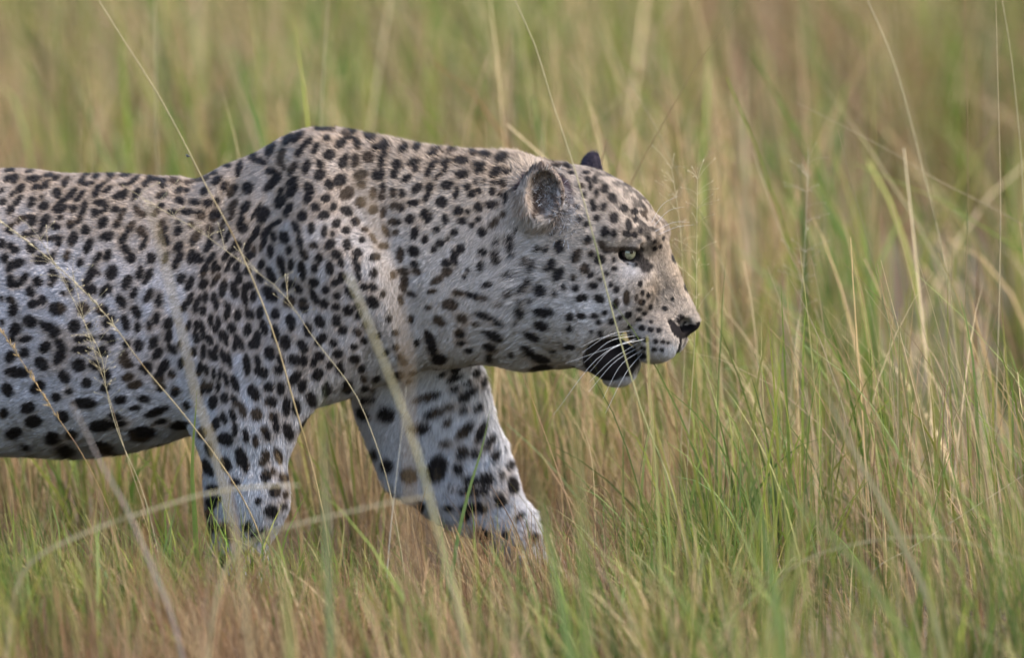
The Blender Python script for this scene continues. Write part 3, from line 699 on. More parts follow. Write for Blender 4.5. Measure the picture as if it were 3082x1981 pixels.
def coat(X, N):
    """colour (n,3), bare (n) = 1 on nose leather, lips and eye rims"""
    u, v = project(X)
    L = to_local(X)
    T = np.interp(X[:, 0], _xs, _top); B = np.interp(X[:, 0], _xs, _bot)
    zr = (X[:, 2] - B) / np.maximum(T - B, .05)
    nz = vnoise(X, 9.0, 3.1) - .5
    tan = smooth(.45, 1.05, zr + nz * .25) * .80
    isleg = smooth(.0, .25, -zr)
    head_m = smooth(1560, 1680, u) * (L[:, 0] > PIV[0] - .03)
    # the face: warm on bridge, forehead and muzzle, pale on the cheek
    face = np.clip(smooth(1080, 600, v) * .55 + np.exp(-((u - 2010) / 120) ** 2 - ((v - 880) / 190) ** 2) * .6, 0, .85)
    tan = tan * (1 - head_m) + face * head_m
    wmix = smooth(560, 1250, u + nz * 300)[:, None] * smooth(1500, 1150, v)[:, None]
    c = (PALE * (1 - wmix) + PALEW * wmix) * (1 - tan[:, None]) + TAN * tan[:, None]
    wht = np.clip(smooth(.35, .0, zr) * .45 * (1 - head_m), 0, 1)
    farleg = (X[:, 1] > .03) & (u > 1080) & (v > 1060)
    wht = np.where(farleg, .75, wht)  # far leg whitened: its sunlit brightness is put into the coat colour
    lipw = np.exp(-((u - 2020) / 38) ** 2 - ((v - 1062) / 24) ** 2) + .8 * np.exp(-((u - 1868) / 60) ** 2 - ((v - 1142) / 15) ** 2) + .55 * np.exp(-((u - 1905) / 50) ** 2 - ((v - 815) / 30) ** 2) + .6 * np.exp(-((u - 1790) / 90) ** 2 - ((v - 930) / 60) ** 2) * (vnoise(X, 30) > .3)
    wht = np.maximum(wht, np.clip(lipw, 0, 1) * head_m)
    c = c * (1 - wht[:, None]) + WHITE * wht[:, None]
    d, warm = spot_dark(X, N)
    wm = smooth(.65, 1.5, warm) * .60 * (1 - .6 * head_m)
    c = c * (1 - wm[:, None]) + BUFF * wm[:, None]
    # salt and pepper on the forehead
    pep = head_m * np.exp(-((u - 1950) / 75) ** 2 - ((v - 640) / 120) ** 2) + head_m * np.exp(-((u - 1850) / 110) ** 2 - ((v - 525) / 42) ** 2) + .5 * head_m * np.exp(-((u - 1965) / 70) ** 2 - ((v - 880) / 70) ** 2)
    pp = smooth(.475, .515, vnoise(X, 150.0, 1.7) * .7 + vnoise(X, 70.0, 4.0) * .3) * np.clip(pep, 0, 1)
    d = np.maximum(d, pp * .97)
    bare = np.zeros(len(X))
    # eye rims, tear line and corner line (both eyes)
    for e, sg in ((EYE_W, -1), (EYE_F, 1)):
        near = L[:, 1] * sg > 0
        el = EYE_L * np.array([1, -sg, 1]) if sg > 0 else EYE_L
        q = L - el
        r = np.linalg.norm((q + np.array([0, 0, .002])) * np.array([.72, .5, 1.15]), axis=1)
        rim = 1 - smooth(.0120, .0150, r + (vnoise(X, 220) - .5) * .004)
        t1 = H(1914, 768, el[1] * .9); t2 = H(1946, 802, el[1] * .62)
        t3 = H(1922, 751, el[1] * 1.0); t4 = H(1842, 744, el[1] * 1.1)
        for t in (t1, t2, t3, t4): t[1] = el[1] if sg < 0 else abs(el[1])
        s3 = np.array([1, .1, 1])
        tear = 1 - smooth(.0055, .0095, seg_dist(L * s3, t1 * s3, t2 * s3) + (vnoise(X, 200) - .5) * .005)
        corn = 1 - smooth(.0045, .0070, seg_dist(L * s3, t3 * s3, t4 * s3))
        k = np.maximum(rim, np.maximum(tear, corn)) * near
        d = np.maximum(d, k * .97)
        bare = np.maximum(bare, (r < .0115) * near)
    # black lips and mouth
    mo = ((u - 1840) / 86) ** 2 + ((v - 1080) / 68) ** 2 + (vnoise(X, 70) - .5) * .3
    mo = (1 - smooth(.85, 1.1, mo)) * (v < 1149 + (vnoise(X, 90) - .5) * 10) * (head_m > .5)
    d = np.maximum(d, mo); bare = np.maximum(bare, mo > .5)
    brn = (vnoise(X, 26.0, 5.5) > .70)[:, None] * np.array([.030, .019, .010]) * (1 - bare)[:, None]
    c = c * (1 - d[:, None]) + (BLACK + brn) * d[:, None]
    # nose leather, narrowing down to the lip cleft
    nose = in_poly(u, v, [(2006, 960), (2021, 962), (2041, 982), (2076, 976), (2130, 965), (2130, 985), (2092, 1003), (2053, 1025), (2033, 1015), (2018, 993)]) & (head_m > .5)
    cleft = in_poly(u, v, [(2044, 1018), (2054, 1020), (2044, 1058), (2036, 1068), (2032, 1064), (2040, 1046)]) & (head_m > .5)
    nose = nose | cleft
    c = np.where(nose[:, None], np.array([.009, .0075, .0075]), c)
    bare = np.maximum(bare, nose)
    # ears: black backs, pale rims and inner hair
    for sgn, cc, back in ((-1, H(1628, 592, -.088), 0), (1, H(1790, 556, .078), 1)):
        q = (L - cc) / np.array([.040, .05, .058])
        inn = (np.linalg.norm(q, axis=1) < 1.15) & (L[:, 2] > cc[2] - .03)
        if sgn > 0:
            bk = inn & (L[:, 2] > cc[2] + .005)
            c = np.where(bk[:, None], np.array([.022, .017, .026]), c)
            rimm = bk & (q[:, 0] > .62)
            c = np.where(rimm[:, None], WHITE * .9, c)
        else:
            deep = inn & (np.abs(q[:, 0] + .12 + q[:, 2] * .1) < .17) & (q[:, 2] < .15) & (q[:, 2] > -.75)  # dark slit in the bowl: shade of the ear cavity put into the colour
            c = np.where(deep[:, None], np.array([.06, .042, .032]), c)
            bowl = inn & ~deep & (q[:, 0] > -.3)
            c = np.where(bowl[:, None], np.where((vnoise(X, 150) > .5)[:, None], np.array([.25, .20, .165]), np.array([.11, .08, .062])), c)
            edge = inn & (q[:, 0] < -.35)
            c = np.where(edge[:, None], np.array([.36, .28, .22]), c)
            bk = (L[:, 1] > cc[1] + .012) & inn & (q[:, 2] > -.2)
            c = np.where(bk[:, None], np.array([.05, .035, .04]), c)
    # streaky pale and dark hair growing out of the ear's front edge
    fl = np.exp(-(((u - 1680) / 48) ** 2 + ((v - 632) / 62) ** 2) ** 2) * (L[:, 1] < 0) * head_m
    st = vnoise(X * np.array([1.0, .5, .35]), 260.0, 3.3)
    fc = np.where((st > .52)[:, None], np.array([.44, .42, .41]), np.array([.11, .085, .075]))
    c = c * (1 - fl[:, None] * .8) + fc * fl[:, None] * .8
    return np.clip(c, 0, 1), bare

# ------------------------------------------------------------------ leopard: objects
leo = empty("leopard", P(735, 1800, 0.0) * np.array([1, 1, 0]), "big male leopard with rosetted coat stalking through tall grass, mouth half open", "leopard")
_bc, _bb = coat(BV, BN)
me = mesh_np("body", BV, [BQ])
set_col(me, _bc * .9)
obj("body", me, fur_material("leopard_skin", False, .7, .02), leo)

FLOW = [  # photo position -> direction the hair lies (right, down)
 (0, 520, -1, .12), (500, 520, -1, .1), (0, 900, -1, .2), (400, 900, -.95, .3), (0, 1300, -1, .15), (450, 1300, -1, .05), (-600, 700, -1, .3), (-600, 1200, -.3, 1),
 (900, 400, -1, .1), (1200, 420, -1, -.1), (1450, 450, -1, -.15), (700, 560, -.75, .65), (900, 700, -.6, .8), (850, 950, -.5, .85), (650, 1000, -.6, .8), (800, 1200, -.3, .95), (740, 1450, 0, 1), (720, 1700, .1, 1),
 (1150, 700, -.75, .6), (1300, 900, -.7, .7), (1250, 1080, -.6, .75), (1450, 700, -.7, .7), (1480, 1000, -.85, .5), (1550, 620, -.35, .9),
 (1350, 1200, -.1, 1), (1400, 1450, .25, .95), (1550, 1600, .5, .85), (1650, 900, -.95, .3), (1750, 1050, -1, .25), (1750, 750, -1, .1), (1830, 600, -.85, -.4), (1930, 600, -.7, -.6), (1740, 520, -.95, -.2),
 (2000, 800, -.45, -.85), (2060, 900, -.5, -.85), (1980, 980, -.9, .3), (1900, 900, -.9, .35), (1870, 820, -.9, .4), (2030, 1050, -.5, .85), (1860, 1140, -.3, .9), (1620, 560, .3, -.8)]
_FL = np.array(FLOW)
def flow(X, N):
    u, v = project(X)
    acc = np.zeros((len(X), 2)); ws = np.zeros(len(X))
    for fu, fv, dx, dy in FLOW:
        w = 1.0 / (((u - fu) ** 2 + (v - fv) ** 2) + 900.0) ** 1.6
        acc += w[:, None] * np.array([dx, dy]); ws += w
    acc /= ws[:, None]
    D = acc[:, :1] * RGT - acc[:, 1:] * np.array([0, 0, 1.0])
    D = D + (vnoise(X, 45.0)[:, None] - .5) * np.array([0.5, 0.5, .5]) + (vnoise(X, 45.0, 9.0)[:, None] - .5) * np.array([.4, .4, -.6])
    D = D - N * (D * N).sum(1, keepdims=True)
    return norm(D)

def fur_length(X, N):
    u, v = project(X)
    Ln = np.full(len(X), .0088)
    L = to_local(X)
    hm = smooth(1620, 1760, u)
    Ln = Ln * (1 - hm) + .0080 * hm
    earm = np.exp(-((u - 1628) / 75) ** 2 - ((v - 580) / 95) ** 2) * (X[:, 1] < -.04)
    Ln = Ln * (1 - .35 * earm)
    Ln = np.where((u > 1880) & (v < 1120), .0052, Ln)
    Ln = Ln + .010 * np.exp(-((u - 1560) / 90) ** 2 - ((v - 830) / 200) ** 2)          # ruff on the cheek and neck
    Ln = Ln + .010 * smooth(1290, 1390, v) * (u < 560)                                      # belly
    Ln = Ln + .006 * (X[:, 1] > .03) * (u > 1100) * (u < 1520) * smooth(1080, 1180, v)
    Ln = np.where((v > 1500) & (u > 500), .011, Ln)
    Ln = Ln + .006 * np.exp(-((u - 1680) / 55) ** 2 - ((v - 640) / 60) ** 2) * (X[:, 1] < -.04)
    return Ln

def build_fur(name, n, weight, width, lmul=1.0):
    X, N = scatter_points(n, weight)
    t = flow(X, N)
    Ln = fur_length(X, N) * rng.uniform(.65, 1.25, len(X)) * lmul
    C, bare = coat(X + t * (Ln * .30)[:, None], N)
    C2, bare2 = coat(X + t * (Ln * .80)[:, None], N)
    keep = bare < .5
    X, N, t, Ln, C, C2 = X[keep], N[keep], t[keep], Ln[keep], C[keep], C2[keep]
    u, v = project(X)
    m = len(X)
    lift = rng.uniform(.22, .50, m)
    ridge = smooth(.45, .9, N[:, 2]) * smooth(860, 1200, u) * (u < 1720)            # hair stands up along the neck ridge
    lift = lift + ridge * .38; Ln = Ln * (1 + .2 * ridge)
    side = np.cross(t, N)
    a = rng.normal(0, .16, m)
    td = norm(t * np.cos(a)[:, None] + side * np.sin(a)[:, None])
    sd = norm(side + N * rng.normal(0, .25, m)[:, None] - t * a[:, None])
    w = width * rng.uniform(.7, 1.3, m) * np.where(u > 1780, .72, 1.0)
    p0 = X - N * .0012
    p1 = X + Ln[:, None] * .5 * (td * .88 + N * (lift * 1.05)[:, None])
    p2 = X + Ln[:, None] * (td * .97 + N * (lift * .85)[:, None])
    V = np.stack([p0 - sd * w[:, None] / 2, p0 + sd * w[:, None] / 2, p1 - sd * w[:, None] * .42, p1 + sd * w[:, None] * .42, p2], 1).reshape(-1, 3)
    i = np.arange(m)[:, None] * 5
    q = i + np.array([0, 1, 3, 2]); tr = i + np.array([2, 3, 4])
    me = mesh_np(name, V, [q, tr])
    Xc = X - t * ((X * t).sum(1) * .8)[:, None]
    cl1 = vnoise(Xc, 210.0, 2.0) - .5; cl2 = vnoise(Xc, 80.0, 6.0) - .5
    val = (rng.normal(1.0, .11, m) * (1 + .34 * cl1 + .30 * cl2))[:, None]
    C = np.clip(C * val, 0, 1); C2 = np.clip(C2 * val, 0, 1)
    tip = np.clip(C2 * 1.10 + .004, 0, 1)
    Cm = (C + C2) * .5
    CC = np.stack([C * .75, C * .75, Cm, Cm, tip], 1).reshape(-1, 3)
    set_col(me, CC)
    nn = norm(N + side * (rng.normal(0, .26, m) + cl1 * .9 + cl2 * .7)[:, None] + td * rng.normal(.05, .22, m)[:, None])
    set_vec(me, np.repeat(nn, 5, axis=0))
    return obj(name, me, M_FUR, leo)

M_FUR = fur_material("leopard_fur", True, .62)
_bu, _bv = project(BV)
_vis = smooth(.25, -.05, BN @ FWD) * smooth(-120, -40, _bu)
_hd = smooth(1600, 1760, _bu)
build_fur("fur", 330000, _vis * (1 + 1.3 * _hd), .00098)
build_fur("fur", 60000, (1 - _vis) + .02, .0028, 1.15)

# loose pale hair inside the near ear and at its front edge
_ep, _en, _el2 = [], [], []
for _k in range(420):
    if _k < 190:
        _a = rng.uniform(0, 2 * math.pi); _r = math.sqrt(rng.random())
        _u, _v = 1648 + 42 * _r * math.cos(_a), 560 + 66 * _r * math.sin(_a); _len = rng.uniform(.010, .022)
    else:
        _u, _v = rng.normal(1682, 26), rng.normal(640, 36); _len = rng.uniform(.010, .019)
    _c, _n = cast(_u, _v)
    if _c is None: continue
    _ep.append(_c); _en.append(_n); _el2.append(_len)
_ep = np.array(_ep); _en = np.array(_en); _el2 = np.array(_el2)
_out = norm(_ep - np.append(P(1640, 585, -.06)[:2], P(1640, 585, -.06)[2])) * .55
_ed = norm(_en * .5 + _out + rng.normal(0, .30, _ep.shape) + np.array([-.15, -.25, .12]))
_es = norm(np.cross(_ed, -FWD)) * .00052
_em = _ep + _ed * (_el2 * .5)[:, None]
_et = _ep + _ed * _el2[:, None] + np.array([0, 0, -.15]) * (_el2 * .4)[:, None]
_ev = np.stack([_ep - _es - _en * .001, _ep + _es - _en * .001, _em - _es * .8, _em + _es * .8, _et], 1).reshape(-1, 3)
_ei = np.arange(len(_ep))[:, None] * 5
me = mesh_np("ear_hair", _ev, [_ei + np.array([0, 1, 3, 2]), _ei + np.array([2, 3, 4])])
_ec = np.where((rng.random(len(_ep)) < .68)[:, None], np.array([.46, .44, .43]), np.array([.10, .08, .075])) * rng.uniform(.7, 1.15, (len(_ep), 1))
set_col(me, np.repeat(_ec, 5, axis=0)); set_vec(me, np.repeat(norm(_en + _ed * .4), 5, axis=0))
obj("ear_hair", me, M_FUR, leo, kind="stuff")

# eyes
def cap(radius, ang, z, seg=24, rings=6):
    vs = [(0, 0, radius + z)]
    for r in range(1, rings + 1):
        a = ang * r / rings
        for k in range(seg):
            th = 2 * math.pi * k / seg
            vs.append((radius * math.sin(a) * math.cos(th), radius * math.sin(a) * math.sin(th), radius * math.cos(a) + z))
    tri = np.array([(0, 1 + k, 1 + (k + 1) % seg) for k in range(seg)])
    qd = [(1 + r * seg + k, 1 + (r + 1) * seg + k, 1 + (r + 1) * seg + (k + 1) % seg, 1 + r * seg + (k + 1) % seg) for r in range(rings - 1) for k in range(seg)]
    return np.array(vs), [tri, np.array(qd)]
M_EYE = plain("eye_dark", (.03, .022, .018), .15, .5, .6)
M_PUP = plain("eye_pupil", (.006, .006, .007), .08, .5, .8)
M_IRIS = plain("eye_iris", (.19, .185, .115), .15, .5, .8, noise=420)
for e, gz in ((EYE_W, (.36, -.92, -.06)), (EYE_F, (.75, .65, -.06))):
    Rm = np.array(Vector(norm(np.array(gz)[None])[0]).to_track_quat('Z', 'Y').to_matrix())
    def place(data, off=0):
        return np.array(data) @ Rm.T + e
    v_, f_ = cap(.0116, math.pi * .999, 0, 28, 16)
    eye = obj("eye", mesh_np("eye", place(v_), f_), M_EYE, leo)
    v_, f_ = cap(.0118, .80, 0)
    iris = obj("iris", mesh_np("iris", place(v_), f_), M_IRIS, eye)
    v_, f_ = cap(.0120, .24, 0)
    obj("pupil", mesh_np("pupil", place(v_) + np.array([.0004, 0, .0026]), f_), M_PUP, eye)

# tubes
def tube(pts, radii, sides=5):
    pts = np.asarray(pts, float); n = len(pts)
    tan = norm(np.gradient(pts, axis=0))
    ref = np.array([0.31, 0.9, 0.3])
    s1 = norm(np.cross(tan, ref)); s2 = np.cross(tan, s1)
    an = np.arange(sides) * 2 * math.pi / sides
    r = np.asarray(radii, float).reshape(n, 1, 1)
    V = pts[:, None] + r * (np.cos(an)[None, :, None] * s1[:, None] + np.sin(an)[None, :, None] * s2[:, None])
    i = np.arange(n - 1)[:, None] * sides; k = np.arange(sides)[None]
    kk = (np.arange(sides)[None] + 1) % sides
    f = np.stack([i + k, i + kk, i + sides + kk, i + sides + k], -1).reshape(-1, 4)
    return V.reshape(-1, 3), f

def spline(pts, n):
    pts = np.asarray(pts, float)
    d = np.concatenate([[0], np.cumsum(np.linalg.norm(np.diff(pts, axis=0), axis=1))])
    t = np.linspace(0, d[-1], n)
    m = np.gradient(pts, d, axis=0) if len(pts) > 2 else np.repeat((pts[1:] - pts[:1]) / d[-1], 2, axis=0)
    k = np.clip(np.searchsorted(d, t, side='right') - 1, 0, len(d) - 2)
    h = (d[k + 1] - d[k])[:, None]; s = ((t - d[k]) / (d[k + 1] - d[k]))[:, None]
    return (2 * s ** 3 - 3 * s ** 2 + 1) * pts[k] + (s ** 3 - 2 * s ** 2 + s) * h * m[k] + (-2 * s ** 3 + 3 * s ** 2) * pts[k + 1] + (s ** 3 - s ** 2) * h * m[k + 1]

M_WHISK = plain("whisker", (.58, .58, .58), .35, .5)
# whiskers: root on the lip, bend, tip (photo pixels), depth towards the viewer grows along the hair
WH = [((1903, 995), (1830, 1010), (1752, 1062)), ((1915, 1010), (1830, 1030), (1758, 1092)), ((1908, 1022), (1840, 1050), (1775, 1120)), ((1925, 1030), (1840, 1085), (1774, 1150)),
      ((1930, 1042), (1850, 1090), (1772, 1180)), ((1900, 1036), (1842, 1098), (1790, 1175)), ((1938, 1050), (1868, 1100), (1815, 1200)), 
      ((1945, 1020), (1860, 1040), (1700, 1095)), ((1935, 1062), (1886, 1120), (1822, 1245)), ((1920, 1018), (1820, 1062), (1665, 1250)), ((1900, 1006), (1800, 1020), (1748, 1045))]
for a, b, c in WH:
    r0, _ = cast(*a)
    if r0 is None: continue
    pa = P(a[0], a[1], r0[1] + .002)
    p = spline([pa, P(b[0], b[1], r0[1] - .035), P(c[0], c[1], r0[1] - .05)], 10)
    v_, f_ = tube(p, np.linspace(.00032, .00010, 10), 4)
    obj("whisker", mesh_np("whisker", v_, [f_]), M_WHISK, leo)
# brow hairs
for a, b, c in [((1985, 665), (2020, 630), (2060, 622)), ((1990, 680), (2030, 668), (2075, 668)), ((2000, 690), (2040, 682), (2090, 676)), ((1978, 655), (2000, 610), (2040, 590))]:
    r0, _ = cast(a[0] - 18, a[1] + 16)
    if r0 is None: continue
    p = spline([r0, P(b[0], b[1], r0[1]), P(c[0], c[1], r0[1])], 8)
    v_, f_ = tube(p, np.linspace(.00024, .00009, 8), 4)
    obj("brow_hair", mesh_np("brow_hair", v_, [f_]), M_WHISK, leo)
# ------------------------------------------------------------------ grass
def ground_z(X):
    Q = np.stack([X[:, 0], X[:, 1], np.zeros(len(X))], 1)
    near = np.exp(-(Q[:, 0] ** 2 + Q[:, 1] ** 2) / 400.0)
    return (vnoise(Q, 1.3) - 0.5) * 0.05 * near + (vnoise(Q, 6.0) - 0.5) * 0.02 * near - 0.005

def ribbons(xy, height, lean_dir, lean, droop, width, face, c0, c1, segs, leaf):
    n = len(xy)
    z0 = ground_z(xy)
    t = np.linspace(0, 1, segs + 1)[None, :]
    hz = height[:, None] * (t - droop[:, None] * t ** 2.6)
    off = lean[:, None] * t ** 1.7
    wig = (rng.normal(0, 1, (n, 1)) * np.sin(t * 5 + rng.random((n, 1)) * 6)) * .006 * t
    p = np.empty((n, segs + 1, 3))
    p[..., 0] = xy[:, :1] + off * np.cos(lean_dir)[:, None] + wig
    p[..., 1] = xy[:, 1:] + off * np.sin(lean_dir)[:, None]
    p[..., 2] = z0[:, None] - .01 + hz
    wd = width[:, None] * (np.where(leaf[:, None], (1 - t ** 2.2) * (.55 + .45 * np.sin(np.minimum(t * 3.5, 1.57))), 1 - .65 * t))
    tw = face[:, None] + rng.normal(0, .5, (n, 1)) * t
    sd = np.stack([np.cos(tw), np.sin(tw), np.zeros_like(tw)], -1) * wd[..., None] * .5
    V = np.stack([p - sd, p + sd], 2)                         # n, s, 2, 3
    base = np.arange(n)[:, None] * (segs + 1) * 2 + np.arange(segs)[None, :] * 2
    F = np.stack([base, base + 1, base + 3, base + 2], -1).reshape(-1, 4)
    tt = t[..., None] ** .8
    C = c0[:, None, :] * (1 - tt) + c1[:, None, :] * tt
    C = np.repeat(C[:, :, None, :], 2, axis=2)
    return V.reshape(-1, 3), F, C.reshape(-1, 3)

GREEN = np.array([(.125, .168, .024), (.158, .198, .030), (.085, .128, .028), (.190, .198, .034), (.080, .142, .022), (.130, .175, .045)])
STRAW = np.array([(.38, .27, .13), (.30, .205, .095), (.45, .34, .19), (.30, .20, .11)])
BROWN = np.array([(.18, .095, .045), (.22, .122, .058), (.115, .066, .038), (.235, .145, .075)])

def leopard_limit(xy, h):
    """grass the animal stands in is short and trodden; nothing grows through it"""
    u = xy[:, 0] / S + PW / 2
    y = xy[:, 1]
    under = (u > -1000) & (u < 1800) & (np.abs(y) < .24)
    front = (u > -1000) & (u < 1950) & (y <= -.24) & (y > -.75)
    cap_u = np.where(u > 560, .13, .17)
    cap_u = np.where((u > 1650), .32, cap_u)
    h = np.where(under, np.minimum(h, cap_u * rng.uniform(.5, 1.15, len(h))), h)
    cf = np.where(u > 1750, .40, .225)
    h = np.where(front, np.minimum(h, cf * rng.uniform(.45, 1.2, len(h))), h)
    near = (y < -.75) & (u < 2150)
    h = np.where(near, np.minimum(h, (.245 + (-.75 - y) * .115) * rng.uniform(.55, 1.12, len(h))), h)
    return h

def scatter_grass(name, n, xr, yr, hr, wr, leaf_p, mix, segs, label, lean_sd=.22, droop_r=(.0, .25), clump=.55, kind_noise=1.2, keep=None, hpow=1.0, limit=True):
    xy = np.stack([rng.uniform(*xr, n), rng.uniform(*yr, n)], 1)
    # tussocks: pull a part of the stems towards random centres
    nc = max(10, n // 28)
    cen = np.stack([rng.uniform(*xr, nc), rng.uniform(*yr, nc)], 1)
    cid = rng.integers(0, nc, n)
    cl = rng.random(n) < clump
    xy[cl] = cen[cid[cl]] + rng.normal(0, .035, (cl.sum(), 2))
    if keep is not None:
        k = keep(xy); xy = xy[k]; cid = cid[k]; cl = cl[k]
    n = len(xy)
    h = hr[0] + (hr[1] - hr[0]) * rng.random(n) ** hpow
    h = h * (.75 + .5 * vnoise(np.c_[xy, np.zeros(n)], 1.7, 5.0))
    if limit: h = leopard_limit(xy, h)
    ld = rng.normal(math.pi, .9, n)                       # most stems lean to the left
    ld = np.where(cl & (rng.random(n) < .6), np.arctan2(xy[:, 1] - cen[cid][:, 1], xy[:, 0] - cen[cid][:, 0]), ld)
    lean = np.abs(rng.normal(.17, lean_sd, n)) * h
    droop = rng.uniform(*droop_r, n)
    w = rng.uniform(*wr, n)
    leaf = rng.random(n) < leaf_p
    Q = np.c_[xy, np.zeros(n)]
    g = vnoise(Q, kind_noise, 2.0) * .65 + rng.random(n) * .35 + (mix - .5)
    g = np.where(cl, g * .35 + .65 * (rng.random(nc)[cid] * .55 + vnoise(np.c_[cen, np.zeros(nc)], kind_noise, 2.0)[cid] * .6 - .07 + (mix - .5)), g)
    isg = g > .5
    isb = (~isg) & (rng.random(n) < .30 + 1.1 * (vnoise(Q, 1.6, 8.0) - .45))
    c1 = STRAW[rng.integers(0, len(STRAW), n)]
    c1 = np.where(isb[:, None], BROWN[rng.integers(0, len(BROWN), n)], c1)
    c1 = np.where(isg[:, None], GREEN[rng.integers(0, len(GREEN), n)], c1)
    w = np.where(isg, w * 1.35, w * .75)
    leaf = leaf | (isg & (rng.random(n) < .7))
    c1 = c1 * rng.uniform(.7, 1.3, (n, 1)) * np.where(cl, rng.uniform(.72, 1.28, nc)[cid], 1.0)[:, None]
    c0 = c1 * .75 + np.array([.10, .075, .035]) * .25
    tipdry = rng.random(n) < .35
    c1 = np.where((tipdry & isg)[:, None], c1 * .5 + STRAW[1] * .5, c1)
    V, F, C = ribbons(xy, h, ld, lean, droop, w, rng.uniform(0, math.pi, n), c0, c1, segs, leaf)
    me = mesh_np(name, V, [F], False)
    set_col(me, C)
    return obj(name, me, M_GRASS, label=label, cat="grass", kind="stuff")

def patchy(q):
    f = vnoise(np.c_[q, np.zeros(len(q))], 2.6, 4.0)
    return rng.random(len(q)) < .22 + .78 * smooth(.32, .58, f)
def thin_near(q):
    y = q[:, 1]; u = q[:, 0] / S + PW / 2
    pr = np.where(y < 1.2, .16, np.where(y < 2.6, .34, 1.0))
    pr = np.where((u > 1900) & (y < 2.6), pr * 1.8, pr)
    return rng.random(len(q)) < pr
scatter_grass("background_grass", 34000, (-3.0, 3.0), (.35, 11.5), (.34, .80), (.0045, .0105), .5, .455, 6, "blurred tan and green savanna grass filling the field behind the leopard", kind_noise=2.0, keep=thin_near, lean_sd=.26, clump=.8, droop_r=(.0, .45))
scatter_grass("meadow_grass", 18000, (-1.9, 1.9), (-.95, .60), (.12, .54), (.0016, .0048), .5, .45, 7, "green and straw grass the leopard walks through", hpow=1.7, droop_r=(.0, .45), lean_sd=.24, clump=.7, kind_noise=3.0, keep=patchy)
scatter_grass("foreground_grass", 1500, (-1.7, 1.7), (-3.6, -.75), (.16, .52), (.0025, .0070), .5, .43, 7, "soft out of focus grass growing on the near side of the leopard", hpow=1.4, droop_r=(.0, .35), lean_sd=.25, clump=.7, kind_noise=2.5)
scatter_grass("paw_grass", 4000, (-.80, .32), (-.72, -.20), (.09, .235), (.0014, .0042), .5, .46, 6, "green and dry grass closing round the leopard's paws", droop_r=(.0, .4), lean_sd=.26, clump=.6, kind_noise=3.0, limit=False)
scatter_grass("near_tufts", 550, (-.95, .55), (-1.9, -.75), (.20, .37), (.0022, .0055), .5, .43, 6, "soft low tufts growing between the viewer and the leopard's feet", droop_r=(.0, .35), lean_sd=.28, clump=.75, kind_noise=2.5, limit=False)
scatter_grass("belly_backdrop_grass", 5200, (-1.7, .45), (.28, 2.2), (.14, .40), (.0022, .0060), .5, .54, 6, "green and straw tufts seen between the leopard's legs and under its belly", droop_r=(.0, .4), lean_sd=.25, clump=.7, kind_noise=2.5, limit=False)
scatter_grass("step_grass", 1300, (-.06, .36), (-.32, .06), (.13, .27), (.0014, .0040), .5, .50, 6, "grass the leopard's raised forward paw pushes into", droop_r=(.0, .35), lean_sd=.25, clump=.5, kind_noise=3.0, limit=False)
scatter_grass("dry_thatch", 24000, (-2.0, 2.0), (-1.4, 3.0), (.04, .17), (.0012, .0028), .2, .22, 5, "fine brown dead grass matted low over the soil", lean_sd=1.1, droop_r=(.1, .8), clump=.3)
scatter_grass("curled_litter", 15000, (-1.9, 1.9), (-1.0, .8), (.07, .30), (.0008, .0018), .1, .12, 8, "thin curled dry stems tangled between the green grass", lean_sd=1.0, droop_r=(.3, 1.05), clump=.2, hpow=1.5)
scatter_grass("side_grass", 16000, (-9.0, 9.0), (-5.0, 16.0), (.30, .75), (.005, .010), .4, .5, 5, "sparser savanna grass spreading away on both sides of the field", keep=lambda q: (np.abs(q[:, 0]) > 2.6) | (q[:, 1] > 11.0))

